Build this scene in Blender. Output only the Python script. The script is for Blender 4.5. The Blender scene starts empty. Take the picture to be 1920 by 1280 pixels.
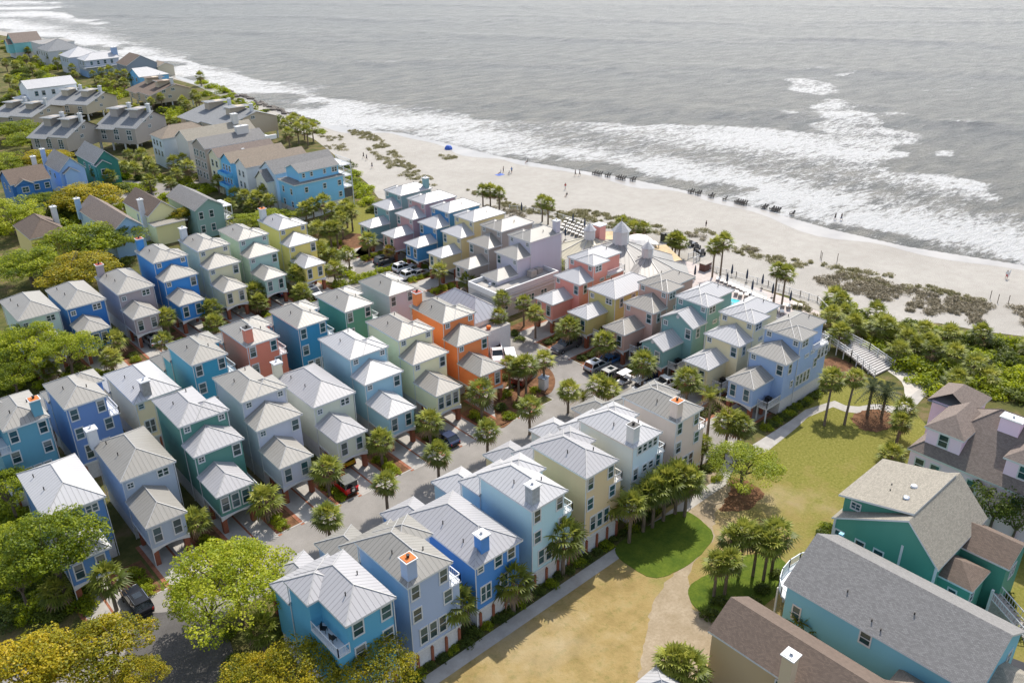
import bpy, bmesh, math, random
import numpy as np
from mathutils import Vector, Matrix
R = math.radians
sc = bpy.context.scene
col = sc.collection
rnd = random.Random(11)

# ------------------------------------------------------------------ camera
# world frame: X runs along the house rows, Y across them, Z up, metres
CH = 64.0
F_PX, PITCH, ROLL, HEAD = 1600.0, R(26.465), R(-0.5956), R(42.0)
_c, _s = math.cos(HEAD), math.sin(HEAD)
_right = Vector((_c, -_s, 0)); _flat = Vector((_s, _c, 0))
_fwd = _flat * math.cos(PITCH) + Vector((0, 0, -math.sin(PITCH)))
_up = _right.cross(_fwd)
CR = _right * math.cos(ROLL) + _up * math.sin(ROLL)
CU = -_right * math.sin(ROLL) + _up * math.cos(ROLL)
cam_d = bpy.data.cameras.new('camera'); cam = bpy.data.objects.new('camera', cam_d); col.objects.link(cam)
M = Matrix((CR, CU, -_fwd)).transposed().to_4x4(); M.translation = Vector((0, 0, CH))
cam.matrix_world = M
cam_d.sensor_width = 36.0; cam_d.lens = 36.0 * F_PX / 1920.0
cam_d.clip_start = 1.0; cam_d.clip_end = 9000.0
sc.camera = cam

def at(x, y, z=0.0):
    """point of the place at height z that the surveyed sight line (x, y) of the 1920 px frame meets"""
    d = _fwd + CR * ((x - 960) / F_PX) + CU * ((640 - y) / F_PX)
    t = (z - CH) / d.z
    return Vector((d.x * t, d.y * t, z))

# ------------------------------------------------------------------ world, sun, exposure
SUN_AZ, SUN_EL = R(27.5), R(52.0)          # azimuth from +X towards +Y
w = bpy.data.worlds.new('World'); sc.world = w; w.use_nodes = True
nt = w.node_tree; bg = nt.nodes['Background']
sky = nt.nodes.new('ShaderNodeTexSky'); sky.sky_type = 'NISHITA'; sky.sun_disc = False
sky.sun_elevation = SUN_EL; sky.sun_rotation = R(90) - SUN_AZ
sky.air_density = 1.0; sky.dust_density = 1.5; sky.ozone_density = 1.0
hs = nt.nodes.new('ShaderNodeHueSaturation'); hs.inputs['Saturation'].default_value = .68
nt.links.new(sky.outputs['Color'], hs.inputs['Color']); nt.links.new(hs.outputs['Color'], bg.inputs['Color']); bg.inputs['Strength'].default_value = 0.135
sd = bpy.data.lights.new('sun', 'SUN'); sd.energy = 3.3; sd.angle = R(0.55); sd.color = (1.0, 0.93, 0.83)
so = bpy.data.objects.new('sun', sd); col.objects.link(so)
so.rotation_euler = (R(90) - SUN_EL, 0, SUN_AZ + R(90)); so.location = (60, 120, 200)
vs = sc.view_settings; vs.view_transform = 'Standard'; vs.look = 'None'; vs.exposure = 0.74; vs.gamma = 1.0
sc.render.engine = 'CYCLES'
sc.cycles.max_bounces = 8; sc.cycles.diffuse_bounces = 6; sc.cycles.transparent_max_bounces = 6
sc.cycles.use_denoising = True

# ------------------------------------------------------------------ materials
def lin(c):
    if isinstance(c, str):
        c = [int(c[i:i + 2], 16) / 255 for i in (0, 2, 4)]
        c = [v / 12.92 if v <= .04045 else ((v + .055) / 1.055) ** 2.4 for v in c]
    return (c[0], c[1], c[2], 1.0)

_mats = {}
def new_mat(name):
    m = bpy.data.materials.new(name); m.use_nodes = True
    n = m.node_tree; p = n.nodes['Principled BSDF']
    return m, n, p

def N(n, t, **kw):
    x = n.nodes.new(t)
    for k, v in kw.items():
        if k in x.inputs: x.inputs[k].default_value = v
        else: setattr(x, k, v)
    return x

def noise(n, vec, scale, detail=4, rough=.55):
    t = N(n, 'ShaderNodeTexNoise', Scale=scale, Detail=detail, Roughness=rough)
    if vec is not None: n.links.new(vec, t.inputs['Vector'])
    return t.outputs['Fac']

def ramp(n, fac, stops):
    r = n.nodes.new('ShaderNodeValToRGB'); e = r.color_ramp.elements
    while len(e) < len(stops): e.new(.5)
    for q, (p, c) in zip(e, stops): q.position = p; q.color = lin(c)
    n.links.new(fac, r.inputs['Fac']); return r.outputs['Color']

def mix(n, fac, a, b, mode='MIX'):
    x = n.nodes.new('ShaderNodeMix'); x.data_type = 'RGBA'; x.blend_type = mode
    for s, v in ((0, fac), (6, a), (7, b)):
        if hasattr(v, 'is_linked'): n.links.new(v, x.inputs[s])
        elif s == 0: x.inputs[0].default_value = v
        else: x.inputs[s].default_value = lin(v)
    return x.outputs[2]

def math_(n, op, a, b=0.0, clamp=False):
    x = n.nodes.new('ShaderNodeMath'); x.operation = op; x.use_clamp = clamp
    for i, v in enumerate((a, b)):
        if hasattr(v, 'is_linked'): n.links.new(v, x.inputs[i])
        else: x.inputs[i].default_value = v
    return x.outputs[0]

def bump(n, p, h, strength=.3, dist=.05):
    b = N(n, 'ShaderNodeBump', Strength=strength, Distance=dist)
    n.links.new(h, b.inputs['Height']); n.links.new(b.outputs['Normal'], p.inputs['Normal'])

def pos(n): return n.nodes.new('ShaderNodeNewGeometry').outputs['Position']
def objc(n): return n.nodes.new('ShaderNodeTexCoord').outputs['Object']
def uvc(n): return n.nodes.new('ShaderNodeTexCoord').outputs['UV']

def plain(name, c, rough=.6, var=.12, scale=3.0, metal=0.0, spec=None):
    k = ('plain', name)
    if k in _mats: return _mats[k]
    m, n, p = new_mat(name)
    f = noise(n, objc(n), scale)
    cc = lin(c); lo = [v * (1 - var) for v in cc[:3]]; hi = [min(1, v * (1 + var)) for v in cc[:3]]
    n.links.new(ramp(n, f, [(.3, lo), (.7, hi)]), p.inputs['Base Color'])
    p.inputs['Roughness'].default_value = rough; p.inputs['Metallic'].default_value = metal
    if spec is not None: p.inputs['Specular IOR Level'].default_value = spec
    _mats[k] = m; return m

def wallm(c):
    k = ('wall', c)
    if k in _mats: return _mats[k]
    m, n, p = new_mat('painted siding')
    P = objc(n)
    sep = n.nodes.new('ShaderNodeSeparateXYZ'); n.links.new(P, sep.inputs[0])
    f1 = noise(n, P, .35, 5); f2 = noise(n, P, 2.2, 3)
    mp = N(n, 'ShaderNodeMapping'); mp.inputs['Scale'].default_value = (1.6, 1.6, .12); n.links.new(P, mp.inputs[0])
    f3 = noise(n, mp.outputs[0], 1.0, 4)
    cc = lin(c); lum = .2126 * cc[0] + .7152 * cc[1] + .0722 * cc[2]; cc = tuple(min(.92, 1.12 * (v * .90 + lum * .10)) for v in cc[:3]) + (1,)
    a = mix(n, math_(n, 'MULTIPLY', f1, .35), cc, [v * .78 for v in cc[:3]])
    b = mix(n, math_(n, 'MULTIPLY', f3, .22), a, [min(1, v * 1.25 + .02) for v in cc[:3]])
    lap = math_(n, 'FRACT', math_(n, 'MULTIPLY', sep.outputs[2], 5.0))
    dark = math_(n, 'LESS_THAN', lap, .12)
    b2 = mix(n, math_(n, 'MULTIPLY', dark, .22), b, [v * .55 for v in cc[:3]])
    n.links.new(b2, p.inputs['Base Color']); p.inputs['Roughness'].default_value = .6
    bump(n, p, lap, .25, .02)
    _mats[k] = m; return m

def metal_roof(c, name, seam=.5, dirt=.25):
    k = ('roof', name)
    if k in _mats: return _mats[k]
    m, n, p = new_mat('standing seam ' + name)
    U = uvc(n); sep = n.nodes.new('ShaderNodeSeparateXYZ'); n.links.new(U, sep.inputs[0])
    fr = math_(n, 'FRACT', math_(n, 'DIVIDE', sep.outputs[0], seam))
    line = math_(n, 'LESS_THAN', fr, .13)
    edge = math_(n, 'MULTIPLY', math_(n, 'GREATER_THAN', fr, .13), math_(n, 'LESS_THAN', fr, .27))
    P = pos(n)
    mp = N(n, 'ShaderNodeMapping'); mp.inputs['Scale'].default_value = (2.2, .22, 1); n.links.new(U, mp.inputs[0])
    streak = noise(n, mp.outputs[0], 1.4, 6, .65); blot = noise(n, P, .5, 6, .6)
    cc = lin(c)
    cell = N(n, 'ShaderNodeTexWhiteNoise'); cell.noise_dimensions = '1D'
    n.links.new(math_(n, 'FLOOR', math_(n, 'DIVIDE', sep.outputs[0], seam)), cell.inputs['W'])
    base = mix(n, math_(n, 'MULTIPLY', cell.outputs['Value'], .12), cc, [v * .7 for v in cc[:3]])
    base = mix(n, math_(n, 'MULTIPLY', ramp(n, streak, [(.45, (0, 0, 0)), (.75, (1, 1, 1))]), dirt), base, [v * q for v, q in zip(cc[:3], (.62, .58, .52))])
    base = mix(n, math_(n, 'MULTIPLY', ramp(n, blot, [(.5, (0, 0, 0)), (.8, (1, 1, 1))]), dirt * .6), base, [v * .75 for v in cc[:3]])
    base = mix(n, math_(n, 'MULTIPLY', edge, .62), base, [v * .42 for v in cc[:3]])
    n.links.new(base, p.inputs['Base Color'])
    p.inputs['Roughness'].default_value = .42; p.inputs['Specular IOR Level'].default_value = .5
    bump(n, p, line, .5, .05)
    _mats[k] = m; return m

def shingle(c, name, c2=None):
    k = ('shingle', name)
    if k in _mats: return _mats[k]
    m, n, p = new_mat('asphalt shingle ' + name)
    cc = lin(c); d = [v * .80 for v in cc[:3]]; e = [min(1, v * 1.18) for v in cc[:3]]
    br = N(n, 'ShaderNodeTexBrick', Scale=1.0); br.inputs['Color1'].default_value = lin(d); br.inputs['Color2'].default_value = lin(e)
    br.inputs['Mortar'].default_value = lin([v * .5 for v in cc[:3]]); br.inputs['Mortar Size'].default_value = .01
    br.inputs['Brick Width'].default_value = .24; br.inputs['Row Height'].default_value = .12; br.inputs['Bias'].default_value = 0.0
    n.links.new(uvc(n), br.inputs['Vector'])
    f = noise(n, pos(n), .5, 6, .6)
    x = mix(n, math_(n, 'MULTIPLY', ramp(n, f, [(.35, (0, 0, 0)), (.75, (1, 1, 1))]), .2), br.outputs['Color'], [v * .8 for v in cc[:3]])
    n.links.new(x, p.inputs['Base Color']); p.inputs['Roughness'].default_value = .9
    bump(n, p, br.outputs['Fac'], .3, .03)
    _mats[k] = m; return m

def leafm(name, c1, c2, c3, trans=.45):
    k = ('leaf', name)
    if k in _mats: return _mats[k]
    m, n, p = new_mat('leaves ' + name)
    out = n.nodes['Material Output']; n.nodes.remove(p)
    at_ = N(n, 'ShaderNodeAttribute'); at_.attribute_name = 'tint'
    oi = N(n, 'ShaderNodeObjectInfo')
    f = math_(n, 'ADD', at_.outputs['Fac'], math_(n, 'MULTIPLY', math_(n, 'SUBTRACT', oi.outputs['Random'], .5), .35), True)
    c = ramp(n, f, [(.05, c1), (.5, c2), (.95, c3)])
    d = N(n, 'ShaderNodeBsdfPrincipled'); d.inputs['Roughness'].default_value = .55; d.inputs['Specular IOR Level'].default_value = .35
    t = N(n, 'ShaderNodeBsdfTranslucent'); n.links.new(c, d.inputs['Base Color'])
    n.links.new(mix(n, .55, c, lin((c3 if not isinstance(c3, str) else lin(c3))[:3])), t.inputs['Color'])
    s = N(n, 'ShaderNodeMixShader'); s.inputs[0].default_value = trans
    n.links.new(d.outputs[0], s.inputs[1]); n.links.new(t.outputs[0], s.inputs[2]); n.links.new(s.outputs[0], out.inputs['Surface'])
    _mats[k] = m; return m

def ground_mat(name, stops, scale=.4, detail=8, rough=.95, b=.4, bd=.1, fine=None):
    m, n, p = new_mat(name)
    P = pos(n); f = noise(n, P, scale, detail, .62)
    c = ramp(n, f, stops)
    if fine:
        f2 = noise(n, P, fine[0], 3, .7)
        c = mix(n, math_(n, 'MULTIPLY', ramp(n, f2, [(.35, (0, 0, 0)), (.65, (1, 1, 1))]), fine[2]), c, fine[1])
    n.links.new(c, p.inputs['Base Color']); p.inputs['Roughness'].default_value = rough
    p.inputs['Specular IOR Level'].default_value = .2
    bump(n, p, noise(n, P, 6.0, 4), b, bd)
    return m

WHITE = plain('white paint', (.60, .61, .62), .5, .05)
GLASS = plain('window glass', (.018, .05, .058), .07, .3, 1.5, spec=.7)
GLASS2 = plain('bright window glass', (.035, .09, .105), .08, .3, 1.5, spec=.7)
BLIND = plain('window blind behind glass', (.20, .21, .20), .15, .15, 2, spec=.6)
BRICK = plain('red brick', (.26, .085, .045), .85, .3, 9)
LATT = plain('white lattice', (.58, .58, .59), .7, .12, 6)
CONC = ground_mat('concrete', [(.3, (.31, .295, .275)), (.55, (.40, .385, .36)), (.75, (.47, .455, .43))], .6, 8, .9, .15, .03, (4, (.32, .30, .28), .35))
ASPH = ground_mat('street surface', [(.3, (.205, .195, .18)), (.55, (.27, .255, .238)), (.8, (.33, .315, .295))], .22, 12, .95, .15, .03, (7, (.17, .16, .15), .4))
PAVER = ground_mat('brick paving', [(.3, (.22, .085, .05)), (.7, (.34, .15, .09))], 2.0, 4, .9)
MULCH = ground_mat('pine straw mulch', [(.3, (.085, .045, .025)), (.55, (.165, .085, .045)), (.75, (.25, .145, .085))], 1.2, 6, 1, .6, .15)
SOIL = ground_mat('planted ground', [(.3, (.045, .06, .015)), (.5, (.10, .10, .03)), (.65, (.17, .125, .065)), (.8, (.08, .12, .02))], .35, 8, 1, .6, .2)
SAND = ground_mat('beach sand', [(.3, (.335, .318, .288)), (.5, (.385, .368, .336)), (.75, (.42, .403, .37))], .06, 10, 1, .6, .25, (.45, (.31, .288, .262), .45))
PATH = ground_mat('sandy path', [(.3, (.27, .215, .14)), (.7, (.385, .32, .235))], .5, 8, 1, .3, .05, (3, (.21, .165, .10), .5))
TURF = ground_mat('green turf', [(.3, (.055, .095, .01)), (.6, (.11, .15, .016)), (.8, (.17, .19, .03))], .6, 8, 1, .5, .1, (3, (.03, .06, .006), .4))
WOOD = plain('weathered boards', (.34, .31, .28), .85, .25, 6)
BARK = plain('bark', (.13, .10, .075), .9, .35, 5)
PALMBARK = plain('palm trunk', (.17, .13, .095), .9, .35, 6)
BLACK = plain('black rubber', (.012, .012, .013), .6, .1)
CHROME = plain('bright metal', (.55, .56, .58), .25, .05, 3, 1.0)
ROOFS = {'white': metal_roof((.455, .455, .465), 'white', .5, .15), 'grey': metal_roof((.262, .252, .228), 'grey', .5, .35),
         'taupe': metal_roof((.30, .28, .25), 'taupe', .5, .25), 'pale': metal_roof((.305, .292, .266), 'pale', .5, .3),
         'lilac': metal_roof((.365, .362, .375), 'lilac', .5, .2)}
RCAP = plain('roof ridge cap', (.37, .37, .365), .45, .06)
SH = {k: shingle(v, k) for k, v in dict(grey=(.225, .22, .215), brown=(.155, .115, .09), tan=(.28, .23, .18), dark=(.16, .155, .16),
      pinkish=(.215, .172, .148), stone=(.31, .285, .235), slate=(.23, .24, .25)).items()}

# ------------------------------------------------------------------ mesh helpers
class MB:
    def __init__(s, T=None, flip=False):
        s.v = []; s.f = []; s.m = []; s.uv = []; s.T = T; s.flip = flip; s.mats = []
    def mi(s, mat):
        if mat not in s.mats: s.mats.append(mat)
        return s.mats.index(mat)
    def face(s, pts, mat, uv=None):
        if s.T: pts = [s.T(p) for p in pts]
        if uv is None: uv = [(p[0] + p[1], p[2]) for p in pts]
        if s.flip: pts = pts[::-1]; uv = uv[::-1]
        b = len(s.v); s.v += [tuple(p) for p in pts]
        s.f.append(list(range(b, b + len(pts)))); s.m.append(s.mi(mat)); s.uv.append(uv)
    def box(s, x0, y0, z0, x1, y1, z1, mat, skip='', top=None):
        a = [(x0, y0, z0), (x1, y0, z0), (x1, y1, z0), (x0, y1, z0), (x0, y0, z1), (x1, y0, z1), (x1, y1, z1), (x0, y1, z1)]
        for k, q in dict(s=(0, 1, 5, 4), e=(1, 2, 6, 5), n=(2, 3, 7, 6), w=(3, 0, 4, 7), t=(4, 5, 6, 7), b=(3, 2, 1, 0)).items():
            if k not in skip: s.face([a[i] for i in q], top if (k == 't' and top) else mat)
    def bar(s, p, q, r, mat, n=4, r2=None, caps=True):
        p = Vector(p); q = Vector(q); d = (q - p)
        if d.length < 1e-6: return
        d.normalize(); u = d.cross(Vector((0, 0, 1)) if abs(d.z) < .95 else Vector((1, 0, 0))).normalized(); w_ = d.cross(u)
        r2 = r if r2 is None else r2
        A = [p + (u * math.cos(t) + w_ * math.sin(t)) * r for t in [2 * math.pi * (i + .5) / n for i in range(n)]]
        B = [q + (u * math.cos(t) + w_ * math.sin(t)) * r2 for t in [2 * math.pi * (i + .5) / n for i in range(n)]]
        for i in range(n):
            j = (i + 1) % n; s.face([A[i], A[j], B[j], B[i]], mat)
        if caps: s.face(B, mat); s.face(A[::-1], mat)
    def lathe(s, c, prof, mat, n=12):
        c = Vector(c)
        rings = [[c + Vector((r * math.cos(2 * math.pi * i / n), r * math.sin(2 * math.pi * i / n), z)) for i in range(n)] for r, z in prof]
        for A, B in zip(rings, rings[1:]):
            for i in range(n):
                j = (i + 1) % n; s.face([A[i], A[j], B[j], B[i]], mat)
        s.face(rings[-1], mat); s.face(rings[0][::-1], mat)
    def mesh(s, name, smooth=False):
        me = bpy.data.meshes.new(name); me.from_pydata(s.v, [], s.f)
        for m in s.mats: me.materials.append(m)
        me.polygons.foreach_set('material_index', s.m)
        ul = me.uv_layers.new(name='UVMap'); flat = []
        for u in s.uv:
            for p in u: flat += [p[0], p[1]]
        ul.data.foreach_set('uv', flat)
        if smooth: me.polygons.foreach_set('use_smooth', [True] * len(me.polygons))
        me.update(); return me
    def build(s, name, parent=None, smooth=False):
        o = bpy.data.objects.new(name, s.mesh(name, smooth)); col.objects.link(o)
        if parent: o.parent = parent
        return o

def tag(o, label=None, cat=None, group=None, kind=None):
    if label: o['label'] = label
    if cat: o['category'] = cat
    if group: o['group'] = group
    if kind: o['kind'] = kind
    return o
def thing(name, loc, rz=0.0, label=None, cat=None, group=None):
    o = bpy.data.objects.new(name, None); o.empty_display_size = .3; col.objects.link(o)
    o.location = loc; o.rotation_euler = (0, 0, rz)
    return tag(o, label, cat, group)
def put(name, me, loc=(0, 0, 0), rz=0.0, sca=None, parent=None):
    o = bpy.data.objects.new(name, me); col.objects.link(o); o.location = loc; o.rotation_euler = (0, 0, rz)
    if sca: o.scale = sca if not isinstance(sca, (int, float)) else (sca,) * 3
    if parent: o.parent = parent
    return o
def dup(root, loc, rz=None, sca=None):
    r = root.copy(); col.objects.link(r); r.location = loc
    if rz is not None: r.rotation_euler = (0, 0, rz)
    if sca: r.scale = (sca,) * 3 if isinstance(sca, (int, float)) else sca
    for ch in list(root.children):
        c = ch.copy(); col.objects.link(c); c.parent = r
        for g in list(ch.children):
            d = g.copy(); col.objects.link(d); d.parent = c
    return r
ORD = 'first second third fourth fifth sixth seventh eighth ninth tenth eleventh twelfth thirteenth fourteenth fifteenth sixteenth seventeenth eighteenth nineteenth twentieth'.split()
TENS = {20: 'twenty', 30: 'thirty', 40: 'forty', 50: 'fifty', 60: 'sixty', 70: 'seventy', 80: 'eighty', 90: 'ninety'}
def ordinal(i):
    if i < 20: return ORD[i]
    n = i + 1; t = n // 10 * 10
    return {20: 'twentieth', 30: 'thirtieth', 40: 'fortieth', 50: 'fiftieth', 60: 'sixtieth', 70: 'seventieth', 80: 'eightieth', 90: 'ninetieth'}[t] if n % 10 == 0 else TENS[t] + '-' + ORD[n % 10 - 1]
NUM = 'zero one two three four five six seven eight nine ten eleven twelve thirteen fourteen fifteen sixteen seventeen eighteen nineteen twenty'.split()
def sx(p):                                      # how far to the right something stands as one looks at the sea
    v = Vector((p[0], p[1], p[2] if len(p) > 2 else 0)) - Vector((0, 0, CH)); return v.dot(CR) / v.dot(_fwd)

def smooth_poly(pts, k=6, closed=True):
    n = len(pts); out = []
    for i in range(n if closed else n - 1):
        p0, p1, p2, p3 = [Vector(pts[(i + j) % n] if closed else pts[min(max(i + j, 0), n - 1)]) for j in (-1, 0, 1, 2)]
        for t in [j / k for j in range(k)]:
            out.append(.5 * ((2 * p1) + (p2 - p0) * t + (2 * p0 - 5 * p1 + 4 * p2 - p3) * t * t + (3 * p1 - p0 - 3 * p2 + p3) * t ** 3))
    if not closed: out.append(Vector(pts[-1]))
    return out

def sheet(name, px, z, mat, smooth=0, world=False, thick=0.0, kind='structure', ragged=0.0):
    pts = [Vector((p[0], p[1], 0)) for p in px] if world else [at(*p) for p in px]
    if smooth: pts = smooth_poly(pts, smooth)
    if ragged:
        q_ = random.Random(len(pts)); P2 = []
        for p, r_ in zip(pts, pts[1:] + pts[:1]):
            k_ = max(1, int((r_ - p).length / .5)); P2 += [p.lerp(r_, i / k_) + Vector((q_.uniform(-1, 1), q_.uniform(-1, 1), 0)) * ragged for i in range(k_)]
        pts = P2
    b = MB(); top = [(p.x, p.y, z) for p in pts]; b.face(top, mat, [(p[0], p[1]) for p in top])
    if thick:
        for i in range(len(top)):
            p, q = top[i], top[(i + 1) % len(top)]
            b.face([p, q, (q[0], q[1], z - thick), (p[0], p[1], z - thick)], mat)
    o = b.build(name); o['kind'] = kind; return o

# ------------------------------------------------------------------ windows
_wm = {}
def window_mesh(w_, h, style):
    v_ = rnd.randrange(4); k = (round(w_, 2), round(h, 2), style, v_)
    if k in _wm: return _wm[k]
    f = MB(); t = .13
    a, b_, c, d = -w_ / 2, w_ / 2, -h / 2, h / 2
    f.box(a - t, -.07, c - t - .04, b_ + t, .0, c, WHITE); f.box(a - t, -.07, d, b_ + t, .0, d + t + .03, WHITE)
    f.box(a - t, -.07, c, a, .0, d, WHITE); f.box(b_, -.07, c, b_ + t, .0, d, WHITE)
    if style in ('hung', 'pair'): f.box(a, -.06, -.035, b_, -.022, .035, WHITE)
    if style == 'pair': f.box(-.07, -.065, c, .07, -.021, d, WHITE)
    if style == 'four': f.box(-.03, -.06, c, .03, -.022, d, WHITE); f.box(a, -.061, -.03, b_, -.021, .03, WHITE)
    g = MB(); zc = (c + (d - c) * (0, .5, .62, 0)[v_]) if h > .9 else c
    if zc > c: g.face([(a, -.02, c), (b_, -.02, c), (b_, -.02, zc), (a, -.02, zc)], GLASS); g.face([(a, -.02, zc), (b_, -.02, zc), (b_, -.02, d), (a, -.02, d)], BLIND if v_ == 2 else GLASS2)
    else: g.face([(a, -.02, c), (b_, -.02, c), (b_, -.02, d), (a, -.02, d)], GLASS2 if v_ == 3 else GLASS)
    _wm[k] = (f.mesh('window'), g.mesh('pane')); return _wm[k]

class House:
    """a building: root Empty at its front-left ground corner; local x to the right along the front, y into the house"""
    def __init__(s, name, label, cat, loc, rz=0.0, W=6.3, mirror=False, group=None):
        s.root = thing(name, (loc[0], loc[1], loc[2] if len(loc) > 2 else 0), rz, label, cat, group); s.W = W; s.mir = mirror
        s.T = (lambda p: (s.W - p[0], p[1], p[2])) if mirror else None
    def mb(s): return MB(s.T, s.mir)
    def window(s, x, y, z, w_=.85, h=1.5, face='s', style='hung', glass=None):
        rz = {'s': 0, 'n': math.pi, 'e': math.pi / 2, 'w': -math.pi / 2}[face]
        if s.mir:
            x = s.W - x; rz = -rz if face in 'ew' else rz
        fm, gm = window_mesh(w_, h, style)
        o = put('window', fm, (x, y, z), rz, None, s.root); put('pane', gm, parent=o); return o
    def wall(s, x0, y0, x1, y1, z0, z1, mat, skip='tb'):
        b = s.mb(); b.box(x0, y0, z0, x1, y1, z1, mat, skip); return b.build('wall', s.root)
    def roof(s, x0, y0, x1, y1, z, mat, ridge='y', ends=('hip', 'hip'), tan=.5, fascia=.2, caps=True, gmat=None, asym=None, name='roof', cap=None):
        """hip/gable roof over an eave rectangle; ends = treatment of the low and high end of the ridge"""
        b = s.mb(); cap = cap or RCAP
        if ridge == 'x': g = lambda u, v, zz: (v, u, zz)
        else: g = lambda u, v, zz: (u, v, zz)
        u0, u1, v0, v1 = (x0, x1, y0, y1) if ridge == 'y' else (y0, y1, x0, x1)
        m = (u0 + u1) / 2 if asym is None else u0 + (u1 - u0) * asym
        hw = m - u0; h = hw * tan
        ra = v0 + (min(hw, (v1 - v0) * (.5 if ends[1] == 'hip' else 1.0)) if ends[0] == 'hip' else 0)
        rb = v1 - (min(hw, (v1 - v0) * (.5 if ends[0] == 'hip' else 1.0)) if ends[1] == 'hip' else 0)
        if rb < ra: ra = rb = (ra + rb) / 2
        A, B, C_, D = g(u0, v0, z), g(u1, v0, z), g(u1, v1, z), g(u0, v1, z)
        E_, F_ = g(m, ra, z + h), g(m, rb, z + h)
        def fc(pts, uvs):
            if ridge == 'x': pts = pts[::-1]; uvs = uvs[::-1]
            b.face(pts, mat, uvs)
        sl = math.hypot(hw, h); sl2 = math.hypot(u1 - m, h)
        fc([D, A, E_, F_], [(v1, 0), (v0, 0), (ra, sl), (rb, sl)])
        fc([B, C_, F_, E_], [(v0, 0), (v1, 0), (rb, sl2), (ra, sl2)])
        if ends[0] == 'hip': fc([A, B, E_], [(u0, 0), (u1, 0), (m, sl)])
        if ends[1] == 'hip': fc([C_, D, F_], [(u1, 0), (u0, 0), (m, sl)])
        for (p, q, on) in ((A, B, ends[0]), (B, C_, 1), (C_, D, ends[1]), (D, A, 1)):
            if on in ('wall',): continue
            if on == 'gable':
                mid = E_ if p is A else F_
                for a_, c_ in ((p, mid), (mid, q)):
                    pts = [a_, c_, (c_[0], c_[1], c_[2] - fascia), (a_[0], a_[1], a_[2] - fascia)]
                    b.face(pts, WHITE)
                continue
            pts = [p, q, (q[0], q[1], q[2] - fascia), (p[0], p[1], p[2] - fascia)]
            if ridge == 'x': pts = pts[::-1]
            b.face(pts[::-1], WHITE)
        if 'gable' not in ends: b.face([(p[0], p[1], z - fascia) for p in (A, B, C_, D)], WHITE)
        if caps:
            up = Vector((0, 0, .02)); L = [(E_, F_)]
            if ends[0] == 'hip': L += [(A, E_), (B, E_)]
            if ends[1] == 'hip': L += [(C_, F_), (D, F_)]
            for p, q in L: b.bar(Vector(p) + up, Vector(q) + up, .055, cap, 4)
        o = b.build(name, s.root)
        if gmat:                                    # gable wall triangles set back under the overhang
            for e, vv, sg in ((ends[0], v0, 1), (ends[1], v1, -1)):
                if e == 'gable':
                    t = s.mb(); v_ = vv + sg * .3; k = .3
                    tri = [g(u0 + k, v_, z - .1), g(u1 - k, v_, z - .1), g(m, v_, z + h - k * tan - .05)]
                    t.face(tri if (sg > 0) == (ridge == 'y') else tri[::-1], gmat)
                    t.build('gable_wall', s.root)
        return o
    def chimney(s, x, y, z0, z1, mat, cap=None, w_=1.05, parent=None, d=None):
        d = d or w_
        b = s.mb(); b.box(x - w_ / 2, y - d / 2, z0, x + w_ / 2, y + d / 2, z1, mat, 'b')
        o = b.build('chimney', parent or s.root)
        c = s.mb(); c.box(x - w_ / 2 - .14, y - d / 2 - .14, z1, x + w_ / 2 + .14, y + d / 2 + .14, z1 + .12, WHITE)
        c.box(x - w_ / 2 - .02, y - d / 2 - .02, z1 + .12, x + w_ / 2 + .02, y + d / 2 + .02, z1 + .17, cap or WHITE, 'b')
        c.lathe((x, y, z1 + .17), [(.14, 0), (.14, .22), (.18, .24), (.18, .3)], CHROME if cap is None else BLACK, 8)
        k = c.build('chimney_cap'); k.parent = o if parent is None else o.parent
        return o
    def railing(s, pts, z, h=.95, mat=None, name='railing', step=.14, solid=False):
        b = s.mb(); mat = mat or WHITE
        for p, q in zip(pts, pts[1:]):
            p = Vector((p[0], p[1], z)); q = Vector((q[0], q[1], z)); d = q - p; L = d.length; n = max(1, int(L / step))
            b.bar(p + Vector((0, 0, h)), q + Vector((0, 0, h)), .05, mat); b.bar(p + Vector((0, 0, .12)), q + Vector((0, 0, .12)), .035, mat)
            for i in range(n + 1):
                r = p + d * (i / n); big = i in (0, n)
                b.bar(r, r + Vector((0, 0, h + (.08 if big else 0))), .06 if big else .02, mat, 4, caps=big)
        return b.build(name, s.root)
    def vents(s, lst):
        b = s.mb()
        for x, y, z in lst: b.lathe((x, y, z - .3), [(.06, 0), (.06, .62), (.08, .64), (.08, .7)], BLACK, 6)
        return b.build('vent_pipe', s.root)

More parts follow.
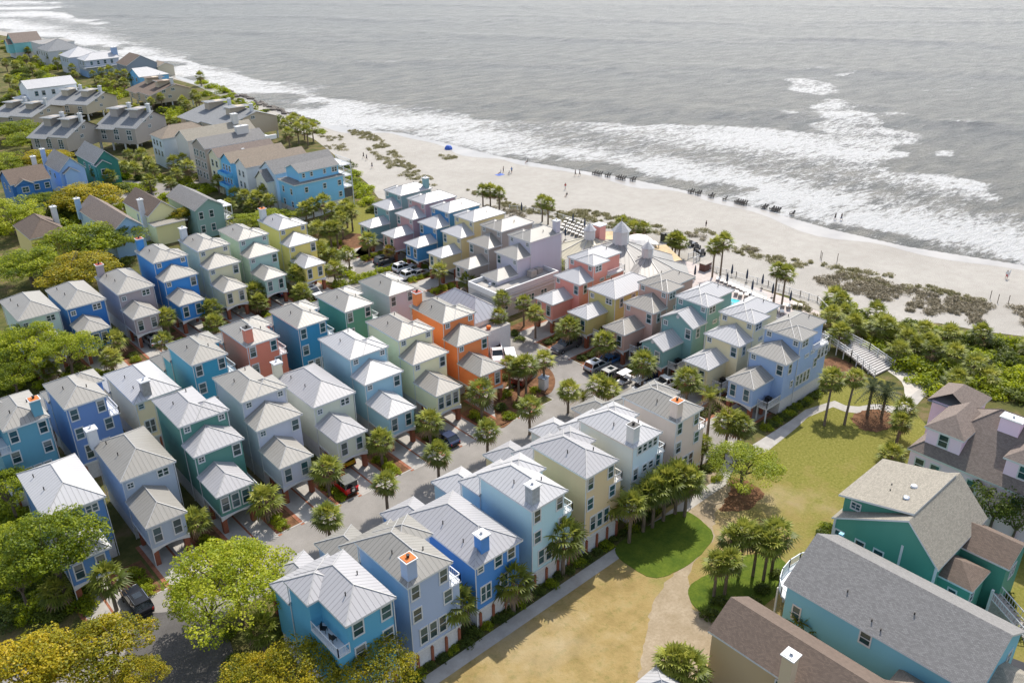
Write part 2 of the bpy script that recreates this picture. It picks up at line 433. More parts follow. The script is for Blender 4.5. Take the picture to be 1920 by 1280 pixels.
# ------------------------------------------------------------------ the cottage type that fills the street
ARCH = {}
def cottage(name, label, loc, rz, wallc, roof, tiers=3, mirror=False, chim=None, chim_wall=None, side=False, back=False, tri=False,
            gable=False, porch=False, front=5.2, depth=None, group='pastel cottages on the street grid', z1=10.85, chim_at=None, cap=None, skirt=LATT, fwin=True):
    H = House(name, label, 'house', loc, rz, 6.3, mirror, group)
    wm = wallm(wallc); rm = ROOFS[roof]; o = .3; zs = 2.4
    # carport tier
    fy = front
    zl = 5.5
    H.wall(o, o, 4.6 - o, fy + o, zs, zl - .1, wm, 'tn')
    if gable: H.roof(0, 0, 4.6, fy + o, zl, rm, 'y', ('gable', 'wall'), .62, gmat=wm)
    else: H.roof(0, 0, 4.6, fy + o, zl, rm, 'y', ('hip', 'wall'), .5)
    b = H.mb(); n = 12                                    # white arched fascia over the carport
    xs = [.22 + (4.16) * i / n for i in range(n + 1)]
    zz = [zs - .5 + .42 * math.sin(math.pi * i / n) for i in range(n + 1)]
    for i in range(n):
        for y, flip in ((.2, 0), (.32, 1)):
            q = [(xs[i], y, zz[i]), (xs[i + 1], y, zz[i + 1]), (xs[i + 1], y, zs + .12), (xs[i], y, zs + .12)]
            b.face(q[::-1] if flip else q, WHITE)
        b.face([(xs[i], .32, zz[i]), (xs[i + 1], .32, zz[i + 1]), (xs[i + 1], .2, zz[i + 1]), (xs[i], .2, zz[i])], WHITE)
        b.face([(xs[i], .2, zs + .12), (xs[i + 1], .2, zs + .12), (xs[i + 1], .32, zs + .12), (xs[i], .32, zs + .12)], WHITE)
    b.box(.22, .321, zs - .12, .297, fy + .2, zs + .12, WHITE); b.box(4.303, .321, zs - .12, 4.38, fy + .2, zs + .12, WHITE)
    b.build('carport_arch', H.root)
    for x in (.3, 3.75):
        p = H.mb(); p.box(x, .34, 0, x + .55, .9, zs - .13, BRICK); p.build('brick_pillar', H.root)
    for x in (.32, 3.9):
        p = H.mb(); p.box(x, fy - 1.4, 0, x + .4, fy - 1.0, zs - .13, BRICK); p.build('brick_pillar', H.root)
    for x in ((1.15, 3.35) if not tri else (1.0, 2.25, 3.5)):
        if fwin: H.window(x, o, 4.0, .8, 1.75, 's', 'hung')
    # upper tiers
    if tiers == 3:
        y2, y1 = fy, fy + 3.3; yb = y1 + (depth or 8.6); z2 = 8.3
        H.wall(o, y2 + o, 6.0, y1 + o, zs, z2 - .1, wm, 'tn')
        s_ = H.mb(); s_.box(o + .05, y2 + o + .05, 0, 5.95, y1 + o + .1, zs, skirt, 'tbn'); s_.build('lattice_skirt', H.root)
        if gable: H.roof(0, y2, 6.3, y1 + o, z2, rm, 'y', ('gable', 'wall'), .55, gmat=wm)
        else: H.roof(0, y2, 6.3, y1 + o, z2, rm, 'y', ('hip', 'wall'), .5)
        # top floor: main block, wing towards the front, deck in the notch behind the wing
        H.wall(o, y1 + o, 4.9, yb - o, zs, z1 - .1, wm)
        H.wall(4.9, y1 + o, 6.0, y1 + 3.9, zs, z1 - .1, wm, 'tbw')
        b = H.mb(); b.box(4.9, y1 + 3.9, zs, 6.0, yb - o, 7.7, wm, 'bsw', top=CONC); b.build('lower_wall', H.root)
        s_ = H.mb(); s_.box(o + .05, y1 + o + .1, 0, 5.95, yb - o - .05, zs, skirt, 'tbs'); s_.build('lattice_skirt', H.root)
        m = H.roof(0, y1, 5.2, yb, z1, rm, 'y', ('hip', 'hip'), .5)
        H.roof(2.1, y1 + .003, 6.3, y1 + 4.2, z1 - .004, rm, 'x', ('hip', 'hip'), .5)
        d = H.mb(); d.box(4.92, y1 + 3.95, 7.7, 6.15, yb - .15, 7.82, WHITE); d.build('deck', H.root)
        H.railing([(6.08, y1 + 4.0), (6.08, yb - .22), (4.95, yb - .22)], 7.82, .9, step=.3, name='deck_railing')
        if fwin:
            H.window(1.05, y1 + o, 10.05, .6, .6, 's', 'four'); H.window(5.3, y1 + o, 10.05, .6, .6, 's', 'four')
            H.window(.95, y2 + o, 7.5, .6, .6, 's', 'four'); H.window(5.25, y2 + o, 7.0, .85, 1.45, 's', 'hung')
        H.vents([(1.3, y1 + 4.5, z1 + .65), (3.6, y1 + 6.2, z1 + .8)])
    else:
        y1 = fy; z1 = 8.25; yb = y1 + (depth or 11.0)
        H.wall(o, y1 + o, 6.0, yb - o, zs, z1 - .1, wm)
        s_ = H.mb(); s_.box(o + .05, y1 + o + .05, 0, 5.95, yb - o - .05, zs, skirt, 'tb'); s_.build('lattice_skirt', H.root)
        m = H.roof(0, y1, 6.3, yb, z1, rm, 'y', ('hip', 'hip'), .5)
        if fwin:
            H.window(1.0, y1 + o, 7.2, .6, .6, 's', 'four'); H.window(4.7, y1 + o, 7.3, 1.15, .85, 's', 'pair')
        H.vents([(1.4, y1 + 4.5, z1 + .7), (1.2, y1 + 8, z1 + .6)])
    for x_, y_, z_ in (((.22, y1 + .22, z1), (6.08, y1 + .22, z1), (.22, yb - .22, z1), (.22, fy + .22 if tiers == 3 else .22, 8.3 if tiers == 3 else 5.5))):
        g_ = H.mb(); g_.bar((x_, y_, .1), (x_, y_, z_ - .2), .055, WHITE, 4, None, False); g_.build('downpipe', H.root)
    if back:
        for x, z, w_, h in back: H.window(x, yb - o, z, w_, h, 'n', 'pair' if w_ > 1.1 else 'hung')
        t = H.mb(); t.box(o + .02, yb - .33, zs - .12, 5.98, yb - .28 + .06, zs + .12, WHITE, ''); t.build('trim_band', H.root)
        for x in (.7, 2.4, 4.1, 5.7):
            p = H.mb(); p.box(x - .13, yb - .5, 0, x + .13, yb - .3 + .12, zs - .4, BRICK); p.bar((x, yb - .3, zs - .4), (x, yb - .3, zs), .09, BRICK, 4, .02)
            p.build('brick_pilaster', H.root)
    if side:
        for x_, y_, z_, w_, h_ in side: H.window(6.0, y_, z_, w_, h_, 'e', 'pair' if w_ > 1.1 else 'hung')
    if chim:
        cx, cy = chim_at or (.95, yb - .95)
        zt = (z1 + 2.25)
        H.chimney(cx, cy, z1 - .25, zt, chim_wall or wm, {'orange': RUST, 'dark': BLACK, 'red': RUST2}.get(chim))
    if porch:
        d = H.mb(); d.box(4.42, 1.6, zs - .25, 6.0, fy + .28, zs, WHITE, top=WOOD)
        for x in (4.5, 5.9): d.box(x - .08, 1.65, 0, x + .08, 1.81, zs - .25, WHITE)
        d.build('side_porch', H.root)
        H.railing([(4.45, 1.68), (5.95, 1.68), (5.95, fy + .2)], zs, .9, step=.12, name='porch_railing')
        d = H.mb(); d.box(4.6, 3.2, zs + .004, 5.3, 3.9, zs + .75, BLACK, 'b'); d.bar((5.2, 2.5, zs), (5.2, 2.5, zs + .6), .35, BLACK, 8); d.build('air_conditioner', H.root)
    return H
RUST = plain('rusty cap', (.52, .15, .03), .8, .35, 8)
RUST2 = plain('dark red cap', (.30, .06, .04), .8, .3, 8)

rnd.seed(5)
r1 = -R(1.4)
# street row seen from the front
B3 = [(1.0, 9.6, .8, 1.45), (4.2, 9.6, .8, 1.45), (1.05, 6.9, .85, 1.4), (4.6, 6.9, .85, 1.4), (1.6, 4.0, .75, 1.8), (2.7, 4.0, .75, 1.8), (3.8, 4.0, .75, 1.8)]
B2r = [(.9, 7.45, .6, .6), (3.2, 7.2, .85, 1.3), (4.9, 7.2, .85, 1.3), (1.5, 4.2, 1.2, 1.8), (3.9, 4.2, .9, 1.6)]
SIDE = [(0, 9.6, 9.9, 1.4, .95), (0, 6.4, 7.0, .7, 1.4), (0, 10.6, 7.6, .9, .35), (0, 12.2, 7.7, .9, .35), (0, 13.4, 5.5, .7, 1.3)]
SIDE3 = [(0, 14.2, 6.6, .65, 1.5), (0, 15.2, 6.6, .65, 1.5), (0, 16.2, 6.6, .65, 1.5), (0, 9.0, 4.1, .6, 1.6), (0, 9.95, 4.1, .6, 1.6), (0, 10.9, 4.1, .6, 1.6), (0, 11.85, 4.1, .6, 1.6), (0, 7.4, 4.2, .5, .9)]
SIDE2 = [(0, 6.6, 7.0, .7, 1.4), (0, 9.6, 7.4, .8, .4), (0, 12.4, 7.4, .8, .4)]
cottage('cottage', 'blue two-level cottage with bright white metal roof behind the dark green oak', (11.3, 80.6), r1, '4f7fb5', 'white', 2)
cottage('cottage', 'blue-grey two-level cottage with grey roof, white chimney and arched carport', (19.6, 80.9), r1, 'a4b0bf', 'grey', 2, chim='white', front=6.2, depth=10.2, chim_at=(.3, 15.9), chim_wall=WHITE)
cottage('cottage', 'dark sea green three-level cottage with lilac-white roofs and three front windows', (27.6, 80.9), r1, '4a8278', 'lilac', tri=True, porch=True)
cottage('cottage', 'pale lilac-grey three-level cottage with grey roofs beside the red jeep', (35.6, 81.1), r1, 'b6bac8', 'pale', porch=False)
cottage('cottage', 'grey-sage two-level cottage with cream side wall, lilac roof and cream chimney', (43.6, 81.3), r1, 'c2c6b4', 'lilac', 2, chim='white', chim_wall=wallm('cfc9ae'), chim_at=(.5, 15.6), porch=False)
cottage('cottage', 'light blue three-level cottage with bright white roofs on the street', (51.6, 81.7), r1, '8cb4c6', 'white')
cottage('cottage', 'pale cream-yellow three-level cottage with taupe-grey roofs and three front windows', (59.7, 81.9), r1, 'e0d8ae', 'taupe', tri=True)
cottage('cottage', 'bright orange three-level cottage with orange chimney and grey roofs', (67.8, 82.1), r1, 'e8803c', 'grey', chim='red')
# row behind the upper lane
cottage('cottage', 'white-green two-level cottage half hidden by the light green oak', (23.6, 136.0), 0, 'bccfc8', 'pale', 2)
cottage('cottage', 'deep blue two-level cottage with grey-green side wall behind palms', (30.6, 135.6), 0, '1f6fb4', 'pale', 2, tri=True)
cottage('cottage', 'taupe two-level cottage with a tall taupe chimney in the back row', (38.8, 135.8), 0, 'a3979a', 'pale', 2, chim='red', front=5.3)
cottage('cottage', 'bright azure blue three-level cottage with blue chimney and red cap', (46.6, 135.9), 0, '2382cc', 'pale', chim='red')
cottage('cottage', 'cream three-level cottage with white chimney and brick carport pillars', (54.7, 136.1), 0, 'd2cba6', 'pale', chim='white', chim_wall=WHITE)
cottage('cottage', 'sage blue-green three-level cottage with lime side wall and blue car below', (62.6, 136.3), 0, '9dbcb4', 'pale')
cottage('cottage', 'lemon yellow three-level cottage with white chimney at the end of its row', (71.0, 136.6), 0, 'dcc868', 'lilac', chim='orange', chim_wall=WHITE)
# middle row, seen from behind
def mid(name, label, p, c, roof, tiers=3, mirror=True, **k):
    H = cottage(name, label, (p[0] + 6.3, p[1] + (13.0 + 4.1 if tiers == 3 else 16.2)), math.pi, c, roof, tiers, mirror, back=B3 if tiers == 3 else B2r, **k)
    return H
mid('cottage', 'teal-blue cottage at left edge with an orange-topped teal chimney', (11.3, 102.6), '5596ae', 'pale', mirror=False, chim='orange', chim_at=(1.0, 16.1))
mid('cottage', 'periwinkle blue cottage with side deck, seen from behind next to beige house', (19.3, 102.9), '5f83bb', 'pale')
mid('cottage', 'beige two-level house with white-blue roof and grey chimney casting a blue shadow', (27.3, 103.2), 'e6d0a8', 'white', 2, chim='white', chim_at=(2.1, 15.2), chim_wall=plain('grey stucco', (.36, .33, .31), .8, .15))
mid('cottage', 'turquoise cottage with leaf litter along the ridge of its grey roof', (35.5, 103.3), '1f93b4', 'grey')
mid('cottage', 'salmon cottage with salmon chimney between turquoise and teal houses', (43.4, 103.4), 'd4785f', 'pale', chim='dark', cap=WHITE)
mid('cottage', 'strong teal-blue cottage seen from behind beyond the light blue roof', (51.6, 103.7), '1483b0', 'pale')
mid('cottage', 'forest green cottage with side deck seen from behind near palms', (59.7, 103.9), '4d8f78', 'pale')
mid('cottage', 'pale grey-mauve cottage with small paired windows behind the orange house', (68.0, 104.3), 'bcb5bd', 'grey')
# lawn row, seen from behind
def low(label, p, c, roof, tiers=3, mirror=True, **k):
    return cottage('cottage', label, (p[0] + 6.3, p[1] + (17.1 if tiers == 3 else 16.4)), math.pi, c, roof, tiers, mirror, back=k.pop('back', B3 if tiers == 3 else B2r), fwin=True, **k)
CY = low('cyan-blue house with white-lilac roof and recessed balcony, nearest the yellow trees', (24.1, 49.2), '4c9fc2', 'lilac', mirror=False, back=[(1.0, 9.6, .95, 1.4), (3.9, 9.6, .95, 1.4), (1.0, 6.9, .95, 1.4), (3.9, 6.9, .95, 1.4)])
low('grey-blue house with mint side wall, rust-capped chimney and grey roof', (31.7, 49.4), '9aabc8', 'grey', chim='orange')
low('vivid blue two-level house with white-capped blue chimney facing the lawn', (39.6, 49.6), '3a7fc4', 'lilac', 2, depth=11.2, chim='white', chim_at=(2.0, 15.1))
low('pale aqua house with white roof and grey chimney facing the lawn', (47.3, 49.8), 'a9ccd6', 'white', chim='white', chim_wall=plain('grey boards', (.36, .38, .40), .8, .2))
low('tan house with white-lilac roof facing the lawn, no chimney', (55.3, 49.9), 'cdb68c', 'lilac')
low('white-blue house with cream side wall and dark-topped white chimney', (63.2, 50.2), 'c3d4de', 'white', chim='dark', chim_wall=WHITE,
    back=[(1.5, 9.9, .6, .9), (2.4, 9.9, .6, .9), (3.3, 9.9, .6, .9), (4.2, 9.9, .6, .9), (1.0, 6.8, .7, 1.5), (2.6, 7.0, .65, .85), (3.7, 7.0, .65, .85), (5.0, 7.0, .7, 1.6), (1.6, 3.9, .8, 1.7), (2.8, 3.9, .8, 1.7)])
low('pinkish grey house with taupe roof and orange-topped chimney, by the tall palm', (71.0, 50.2), 'd6c0b2', 'grey', chim='orange')
# seaside row at right
for i, (lb, y, c, rf, t, gb) in enumerate((
        ('salmon pink three-level cottage with white roofs beside the flat white building', 92.6, 'd98d80', 'white', 3, 0),
        ('olive-yellow two-level cottage with white roofs in the seaside row', 84.6, 'b9b06a', 'white', 2, 0),
        ('dusty pink three-level cottage with taupe-grey roofs in the seaside row', 76.7, 'c09a8c', 'taupe', 3, 0),
        ('blue-green three-level cottage with white gables and round vents', 69.1, '6f9a9a', 'white', 3, 1),
        ('pale beige-yellow three-level cottage with white roofs and side porch', 60.9, 'd8cba2', 'white', 3, 0),
        ('lavender-blue three-level cottage at the lawn end of the seaside row', 53.3, '8fa9cf', 'pale', 3, 0))):
    H = cottage('cottage', lb, (92.75, y + 4.75), -math.pi / 2, c, rf, t, gable=gb, porch=(i > 0), side=(SIDE + SIDE3 if y < 55 else SIDE) if t == 3 else SIDE2, front=4.7, group='cottages of the seaside row')
    if gb:
        for yy, zc in ((.0, 6.25), (4.7, 9.2)):
            b = H.mb(); b.lathe((0, 0, 0), [(.3, 0), (.3, .05), (.2, .06), (.2, .08)], WHITE, 14)
            m = b.build('round_vent', H.root); m.location = ((2.3 if yy < 1 else 3.15), yy + .27, zc); m.rotation_euler = (R(90), 0, 0)
# row beside the beach access
for i, (lb, y, c, rf, ch) in enumerate((
        ('teal-grey three-level cottage with white roofs and teal chimney, first by the dunes', 147.3, '6f9aa0', 'white', 'white'),
        ('mauve-pink three-level cottage with white roofs between teal and blue ones', 138.8, 'b98f92', 'white', None),
        ('strong blue three-level cottage with white roofs between mauve and yellow ones', 130.8, '2a78ae', 'white', None),
        ('soft yellow three-level cottage with white roofs between blue and taupe ones', 123.1, 'd4c48e', 'white', None),
        ('taupe-brown three-level cottage with taupe roofs near the pool deck', 114.9, 'a1958c', 'taupe', None),
        ('lavender three-level cottage with ribbed grey roofs and lavender chimney', 106.9, 'bab9c6', 'pale', 'white'))):
    cottage('cottage', lb, (92.8, y + 6.3), -math.pi / 2, c, rf, 3, True, chim=ch, front=4.9, group='cottages of the dune row', chim_at=(.75, 15.6))

# bay and balcony of the cyan house
H = CY
b = H.mb(); y1 = 5.2 + 3.3
c = H.mb()
for k in range(2):
    cx, cy = 5.45, y1 + 5.0 + k * 1.5
    ch = MB(); ch.box(-.25, -.25, .4, .25, .25, .46, BLACK); ch.box(-.25, .2, .46, .25, .25, 1.0, BLACK)
    for sx_ in (-.22, .22):
        for sy_ in (-.22, .22): ch.bar((sx_, sy_, 0), (sx_, sy_, .42), .025, BLACK)
    o = ch.build('balcony_chair'); o.location = H.root.matrix_basis @ Vector((6.3 - (6.3 - cx), cy, 7.83)); o.rotation_euler = (0, 0, R(40 + 60 * k))
    tag(o, ('black balcony chair nearer the corner of the cyan house' if k else 'black balcony chair deeper in the cyan house recess'), 'chair', 'chairs on the cyan balcony')

# ------------------------------------------------------------------ other buildings
def block(name, label, x0, y0, x1, y1, z, wallc, roofm, ridge='x', ends=('gable', 'gable'), tan=.55, zb=0.0, rz=0.0, group=None, wins=(), skirt=None, asym=None, cat='house'):
    H = House(name, label, cat, (x0, y0), rz, x1 - x0, False, group)
    W_, D_ = x1 - x0, y1 - y0; wm = wallm(wallc) if isinstance(wallc, str) else wallc
    H.wall(.3, .3, W_ - .3, D_ - .3, zb if not skirt else skirt[0], z - .1, wm)
    if skirt:
        b = H.mb(); b.box(.35, .35, 0, W_ - .35, D_ - .35, skirt[0], skirt[1], 'tb'); b.build('lower_wall', H.root)
    H.roof(0, 0, W_, D_, z, roofm, ridge, ends, tan, gmat=wm, caps=ends != ('gable', 'gable'), asym=asym, cap=roofm)
    H.wm = wm; H.W_ = W_; H.D_ = D_
    for a in wins: H.window(*a)
    return H
def wrow(face, xs, zs, W_, D_, w_=.9, h=1.4, style='hung'):
    out = []
    for z in zs:
        for x in xs:
            out.append({'s': (x, .3, z, w_, h, 's', style), 'n': (x, D_ - .3, z, w_, h, 'n', style), 'w': (.3, x, z, w_, h, 'w', style), 'e': (W_ - .3, x, z, w_, h, 'e', style)}[face])
    return out

# townhouses by the dunes
g = 'townhouses in a staggered row by the dunes'
H = block('townhouse', 'large sky blue townhouse with grey roof and stacked white balconies', 92, 177, 105.6, 185.3, 8.7, '6fb6de', SH['grey'], 'x', ('hip', 'hip'), .18, skirt=(2.9, LATT), group=g,
          wins=wrow('s', (3.2, 8.1, 12.2), (7.0, 4.2), 13.6, 8.3, .75, 1.1) + wrow('w', (2.2, 6.0), (6.7, 3.6), 13.6, 8.3, .7, 1.3))
H.wall(2.2, 1.1, 12.7, 7.2, 8.75, 11.1, H.wm)
H.roof(1.9, .8, 13.0, 7.5, 11.2, SH['grey'], 'x', ('gable', 'gable'), .4, gmat=H.wm, caps=False)
for x in (3.3, 5.4, 8.9): H.window(x, 1.1, 10.2, .55, .85, 's')
H.window(11.6, 1.1, 10.2, 1.3, 1.0, 's', 'pair')
for z in (11.0, 8.3, 5.6):
    b = H.mb(); b.box(13.2, .4, z - .3, 16.0, 7.4, z - .15, WHITE); b.build('balcony', H.root)
    H.railing([(13.3, .5), (15.9, .5), (15.9, 7.3)], z - .15, 1.0, step=.3, name='balcony_railing')
b = H.mb()
for x, y in ((15.85, .5), (15.85, 3.9), (15.85, 7.2)): b.bar((x, y, 0), (x, y, 10.8), .12, WHITE)
b.build('balcony_post', H.root)
b = H.mb(); b.box(13.35, .52, 2.9, 15.7, .56, 5.2, plain('insect screen', (.10, .10, .10), .8, .2)); b.build('porch_screen', H.root)
H = block('townhouse', 'white-blue townhouse with grey gable roof behind the sky blue one', 92.5, 187.2, 110, 195.2, 9.2, 'bcd0e0', SH['grey'], 'x', ('gable', 'gable'), .62, group=g, skirt=(2.6, LATT))
H.wall(-1.6, 1.2, .4, 6.8, 0, 7.3, wallm('d7d2c4')); H.roof(-1.9, .9, .3, 7.1, 7.4, SH['grey'], 'x', ('gable', 'wall'), .8, gmat=wallm('d7d2c4'), caps=False)
for z in (6.0, 3.4): H.window(-1.6, 4, z, 1.0, 1.4, 'w', 'pair')
H = block('townhouse', 'off-white townhouse with a tan roof and arched gable window', 89.5, 196.0, 107, 202.2, 9.6, 'd3d6da', SH['tan'], 'x', ('gable', 'gable'), .62, group=g, wins=wrow('w', (2.2, 4.2), (7.6, 4.8, 2.2), 17.5, 6.2, .8, 1.4))
H = block('townhouse', 'bright blue-fronted townhouse with tan roof and front balconies', 89, 203.0, 105, 209.4, 9.6, '5ab0e0', SH['tan'], 'x', ('gable', 'gable'), .62, group=g, wins=wrow('w', (1.6, 3.2, 4.8), (7.8, 4.4), 16, 6.4, .7, 1.4))
for z in (6.0, 3.0):
    b = H.mb(); b.box(-1.2, .6, z, .28, 5.8, z + .95, H.wm, 't'); b.build('balcony', H.root)
H = block('townhouse', 'cream townhouse with brownish grey roof and a small skylight', 89, 210.2, 105.5, 216.4, 9.6, 'd6d0b4', SH['pinkish'], 'x', ('gable', 'gable'), .6, group=g, wins=wrow('w', (1.8, 4.2), (7.6, 4.6), 16.5, 6.2, 1.0, 1.6))
b = H.mb(); b.box(7.2, .9, 10.25, 8.0, 1.5, 10.55, WHITE, 'b'); b.build('skylight', H.root)
H = block('townhouse', 'taupe townhouse with grey roof, rooftop box and tall bay front', 89, 217.6, 107, 226, 10.6, 'a69a92', SH['grey'], 'x', ('gable', 'gable'), .5, group=g, wins=wrow('w', (1.6, 3.4, 5.6, 7.2), (8.6, 5.8, 3.0), 18, 8.4, .8, 1.6) + wrow('s', (3.0, 15.5), (9.4,), 18, 8.4, .8, 1.2))
H.chimney(12.6, 3.6, 11.0, 14.0, wallm('c6c4c0'), None, 3.4, d=1.4)
b = H.mb(); b.box(17.5, .4, 10.0, 21, 1.0, 11.0, WHITE); b.box(17.6, 1.0, 9.7, 21, 7.6, 9.9, WHITE); b.build('roof_deck', H.root)
for z in (6.4, 3.6): pass
H = block('townhouse', 'pale grey long townhouse with pale roof seen end on behind palms', 92, 236, 113, 244.6, 9.0, 'd2ccc4', SH['stone'], 'x', ('gable', 'gable'), .55, group=g, wins=wrow('s', (2.5,), (7.2,), 21, 8.6, .8, 1.2))
H.chimney(16.5, 4.0, 10.5, 13.5, wallm('c6c4c0'), None, 1.6)
H = block('townhouse', 'light blue and beige townhouse with tan hip roof beside the condominiums', 88.5, 245.4, 104, 254.2, 8.6, 'c8d2da', SH['tan'], 'x', ('hip', 'hip'), .6, group=g, wins=wrow('w', (2, 4.4, 6.6), (6.8, 4), 15.5, 8.8, 1.0, 1.5))

# condominium blocks with stepped roofs
def condo(label, x, y, rz, W_, D_, zf, zt, wc, sh, steps=2, wins=True):
    H = House('condominium_block', label, 'condominium', (x, y), rz, W_, False, 'stepped condominium blocks')
    wm = wallm(wc); b = H.mb()
    yr = D_ * .62; zb = zt - (zt - zf) * .75
    pts = [(0, 2.4), (0, zf), (yr, zt), (D_, zb), (D_, 2.4)]
    for xx, fl in ((0, 0), (W_, 1)):
        q = [(xx, p[0], p[1]) for p in pts]; b.face(q[::-1] if fl else q, wm)
    b.face([(0, 0, 2.4), (W_, 0, 2.4), (W_, 0, zf), (0, 0, zf)], wm); b.face([(W_, D_, 2.4), (0, D_, 2.4), (0, D_, zb), (W_, D_, zb)], wm)
    b.face([(0, D_, 2.4), (W_, D_, 2.4), (W_, 0, 2.4), (0, 0, 2.4)], wm)
    b.build('wall', H.root)
    r = H.mb(); e = .45; sl = (zt - zf) / yr; L = math.hypot(yr, zt - zf)
    n = steps
    for i in range(n):
        xa = -e if i == 0 else W_ * i / n; xb_ = W_ + e if i == n - 1 else W_ * (i + 1) / n
        off = i * 1.1; dz = .02 + .0 * i
        ya = -e - .6 + off
        for z_, t in ((.22, 1), ):
            p = [(xa, ya, zf + ya * sl + .22), (xb_, ya, zf + ya * sl + .22), (xb_, yr + .2, zt + .22 + .2 * sl), (xa, yr + .2, zt + .22 + .2 * sl)]
            r.face(p, sh, [(xa, 0), (xb_, 0), (xb_, L), (xa, L)])
            lo = [(a[0], a[1], a[2] - .2) for a in p]
            for k in range(4): r.face([p[k], lo[k], lo[(k + 1) % 4], p[(k + 1) % 4]], WHITE)
    s2 = (zb - zt) / (D_ - yr)
    p = [(-e, yr + .21, zt + .1), (W_ + e, yr + .21, zt + .1), (W_ + e, D_ + e, zb + s2 * e + .1), (-e, D_ + e, zb + s2 * e + .1)]
    r.face(p, sh, [(0, 0), (W_, 0), (W_, 6), (0, 6)])
    r.build('roof', H.root)
    for i in range(n):                                   # roof monitors with a light front
        xm = W_ * (i + .45) / n; y0 = yr * .55; m = H.mb(); z0 = zf + y0 * sl
        m.box(xm - 1.3, y0, z0, xm + 1.3, yr, zt + 1.2, wm, 'b')
        m.face([(xm - 2.0, y0 - .6, zt + 1.35), (xm + 2.6, y0 - .6, zt + 1.35), (xm + 2.6, yr + 2.2, zt + 1.0), (xm - 2.0, yr + 2.2, zt + 1.0)], sh, [(0, 0), (4, 0), (4, 5), (0, 5)])
        m.box(xm - 2.0, y0 - .62, zt + 1.1, xm + 2.6, y0 - .6, zt + 1.35, WHITE)
        m.build('roof_monitor', H.root)
        H.chimney(W_ * (i + .9) / n, yr - .5, zt - .8, zt + 2.3, WHITE, None, .9)
    if wins:
        for i in range(steps + 1):
            for z in ((zf + 2.4) / 2 - 1.1 + .6, zf - 1.1):
                H.window(W_ * (i + .5) / (steps + 1), 0, z, 1.6, 1.2, 's', 'pair')
        for y, z in ((yr * .55, zt - 1.9), (yr * .9, zt - 1.6), (yr * .75, zt - 4.0)): H.window(W_, y, z, 1.2, .8, 'e', 'pair')
    ps = H.mb()
    for xx in np.linspace(.3, W_ - .3, 4):
        for yy in (.3, D_ * .5, D_ - .3): ps.box(xx - .2, yy - .2, 0, xx + .2, yy + .2, 2.4, WHITE, 'tb')
    ps.build('stilt_post', H.root)
    return H
CR_ = -R(58.5)
condo('brown-grey condominium with large front windows nearest the green cottage', 83, 283, CR_, 14, 15, 7.0, 10.6, 'a79d96', SH['slate'])
condo('taupe condominium half sunk behind the yellowish oaks at left', 65, 287, CR_, 13, 14, 6.4, 9.8, 'a69c92', SH['slate'])
condo('tan condominium with dark slate roof beside the small beach palms', 110, 284, -R(90) + R(4), 27, 19.5, 6.2, 9.4, 'b3a48f', SH['slate'], 2)
condo('tan condominium with reddish brown roof nearest the breaking waves', 118, 352, -R(90), 21, 16.5, 5.4, 8.4, 'b8a890', SH['brown'], 2)
condo('tan condominium with two white chimneys behind the front windowed block', 86, 344, CR_, 17, 16, 5.4, 8.2, 'b5a994', SH['slate'], 2)
condo('tan condominium with plywood roof patch, behind the yellowish oaks', 66, 338, CR_, 17, 15, 5.0, 7.4, 'a99d8c', SH['slate'], 2)

# far beach houses
fg = 'beach houses far along the shore'
H = block('beach_house', 'far teal beach house with pinkish gabled roof at the left edge', 120, 514, 134, 528, 8.0, '7cc0c4', SH['pinkish'], 'x', ('gable', 'gable'), .6, skirt=(3.2, LATT), group=fg, wins=wrow('w', (4, 10), (6.2,), 14, 14, 1.6, 1.6))
H.wall(-2, 3, .4, 9, 2.8, 7.2, H.wm); H.roof(-2.4, 2.6, .6, 9.4, 7.3, SH['pinkish'], 'x', ('gable', 'wall'), .7, gmat=H.wm, caps=False)
block('beach_house', 'far pale beach house with a long flat white roof', 127, 494, 144, 511, 8.6, 'c9c9cc', ROOFS['taupe'], 'y', ('hip', 'hip'), .14, skirt=(3, LATT), group=fg)
block('beach_house', 'far grey beach house with a broad dark grey hipped roof', 124, 472, 141, 490, 7.4, 'b7bac2', SH['slate'], 'x', ('hip', 'hip'), .5, skirt=(2.6, LATT), group=fg, wins=wrow('w', (3, 7, 11, 15), (5.6,), 17, 18, 1.2, 1.6))
H = block('beach_house', 'far grey beach house with small white hipped roof and rear flat roof', 124, 441, 139, 455, 7.6, 'a9b4c4', ROOFS['white'], 'y', ('hip', 'hip'), .5, skirt=(2.8, LATT), group=fg, wins=wrow('w', (3, 6, 9), (6,), 15, 14, 1.0, 1.6))
H = block('beach_house', 'far blue-grey beach house with long white roof and blue chimney', 126.5, 427, 142, 438, 7.4, 'a3abb8', ROOFS['white'], 'x', ('hip', 'gable'), .45, skirt=(2.8, plain('pale blue panel', (.25, .4, .62), .6)), group=fg, wins=wrow('s', (3, 6, 9, 12), (6,), 15.5, 11, 1.1, 1.6) + wrow('w', (3, 7), (6,), 15.5, 11, 1, 1.6))
b = H.mb(); b.box(-1.4, -1.6, 4.3, 15.5, .28, 4.45, WHITE); b.build('balcony', H.root)
H.railing([(-1.3, 3), (-1.3, -1.5), (15.4, -1.5)], 4.45, 1.0, step=.5, name='balcony_railing'); H.chimney(15.0, 3.5, 6.5, 11.5, wallm('8aa2c4'), None, 2.2)
block('beach_house', 'far slate-blue beach house with a brown gabled roof and dormer', 137, 405, 151, 418, 6.4, '7d8794', SH['brown'], 'y', ('gable', 'gable'), .55, group=fg, wins=wrow('w', (3, 5, 8), (5.2,), 14, 13, 1.2, 1.2))
block('beach_house', 'far small tan-roofed beach house at the water edge', 150, 404, 158, 413, 4.6, 'c0b49c', SH['tan'], 'y', ('gable', 'gable'), .4, group=fg)
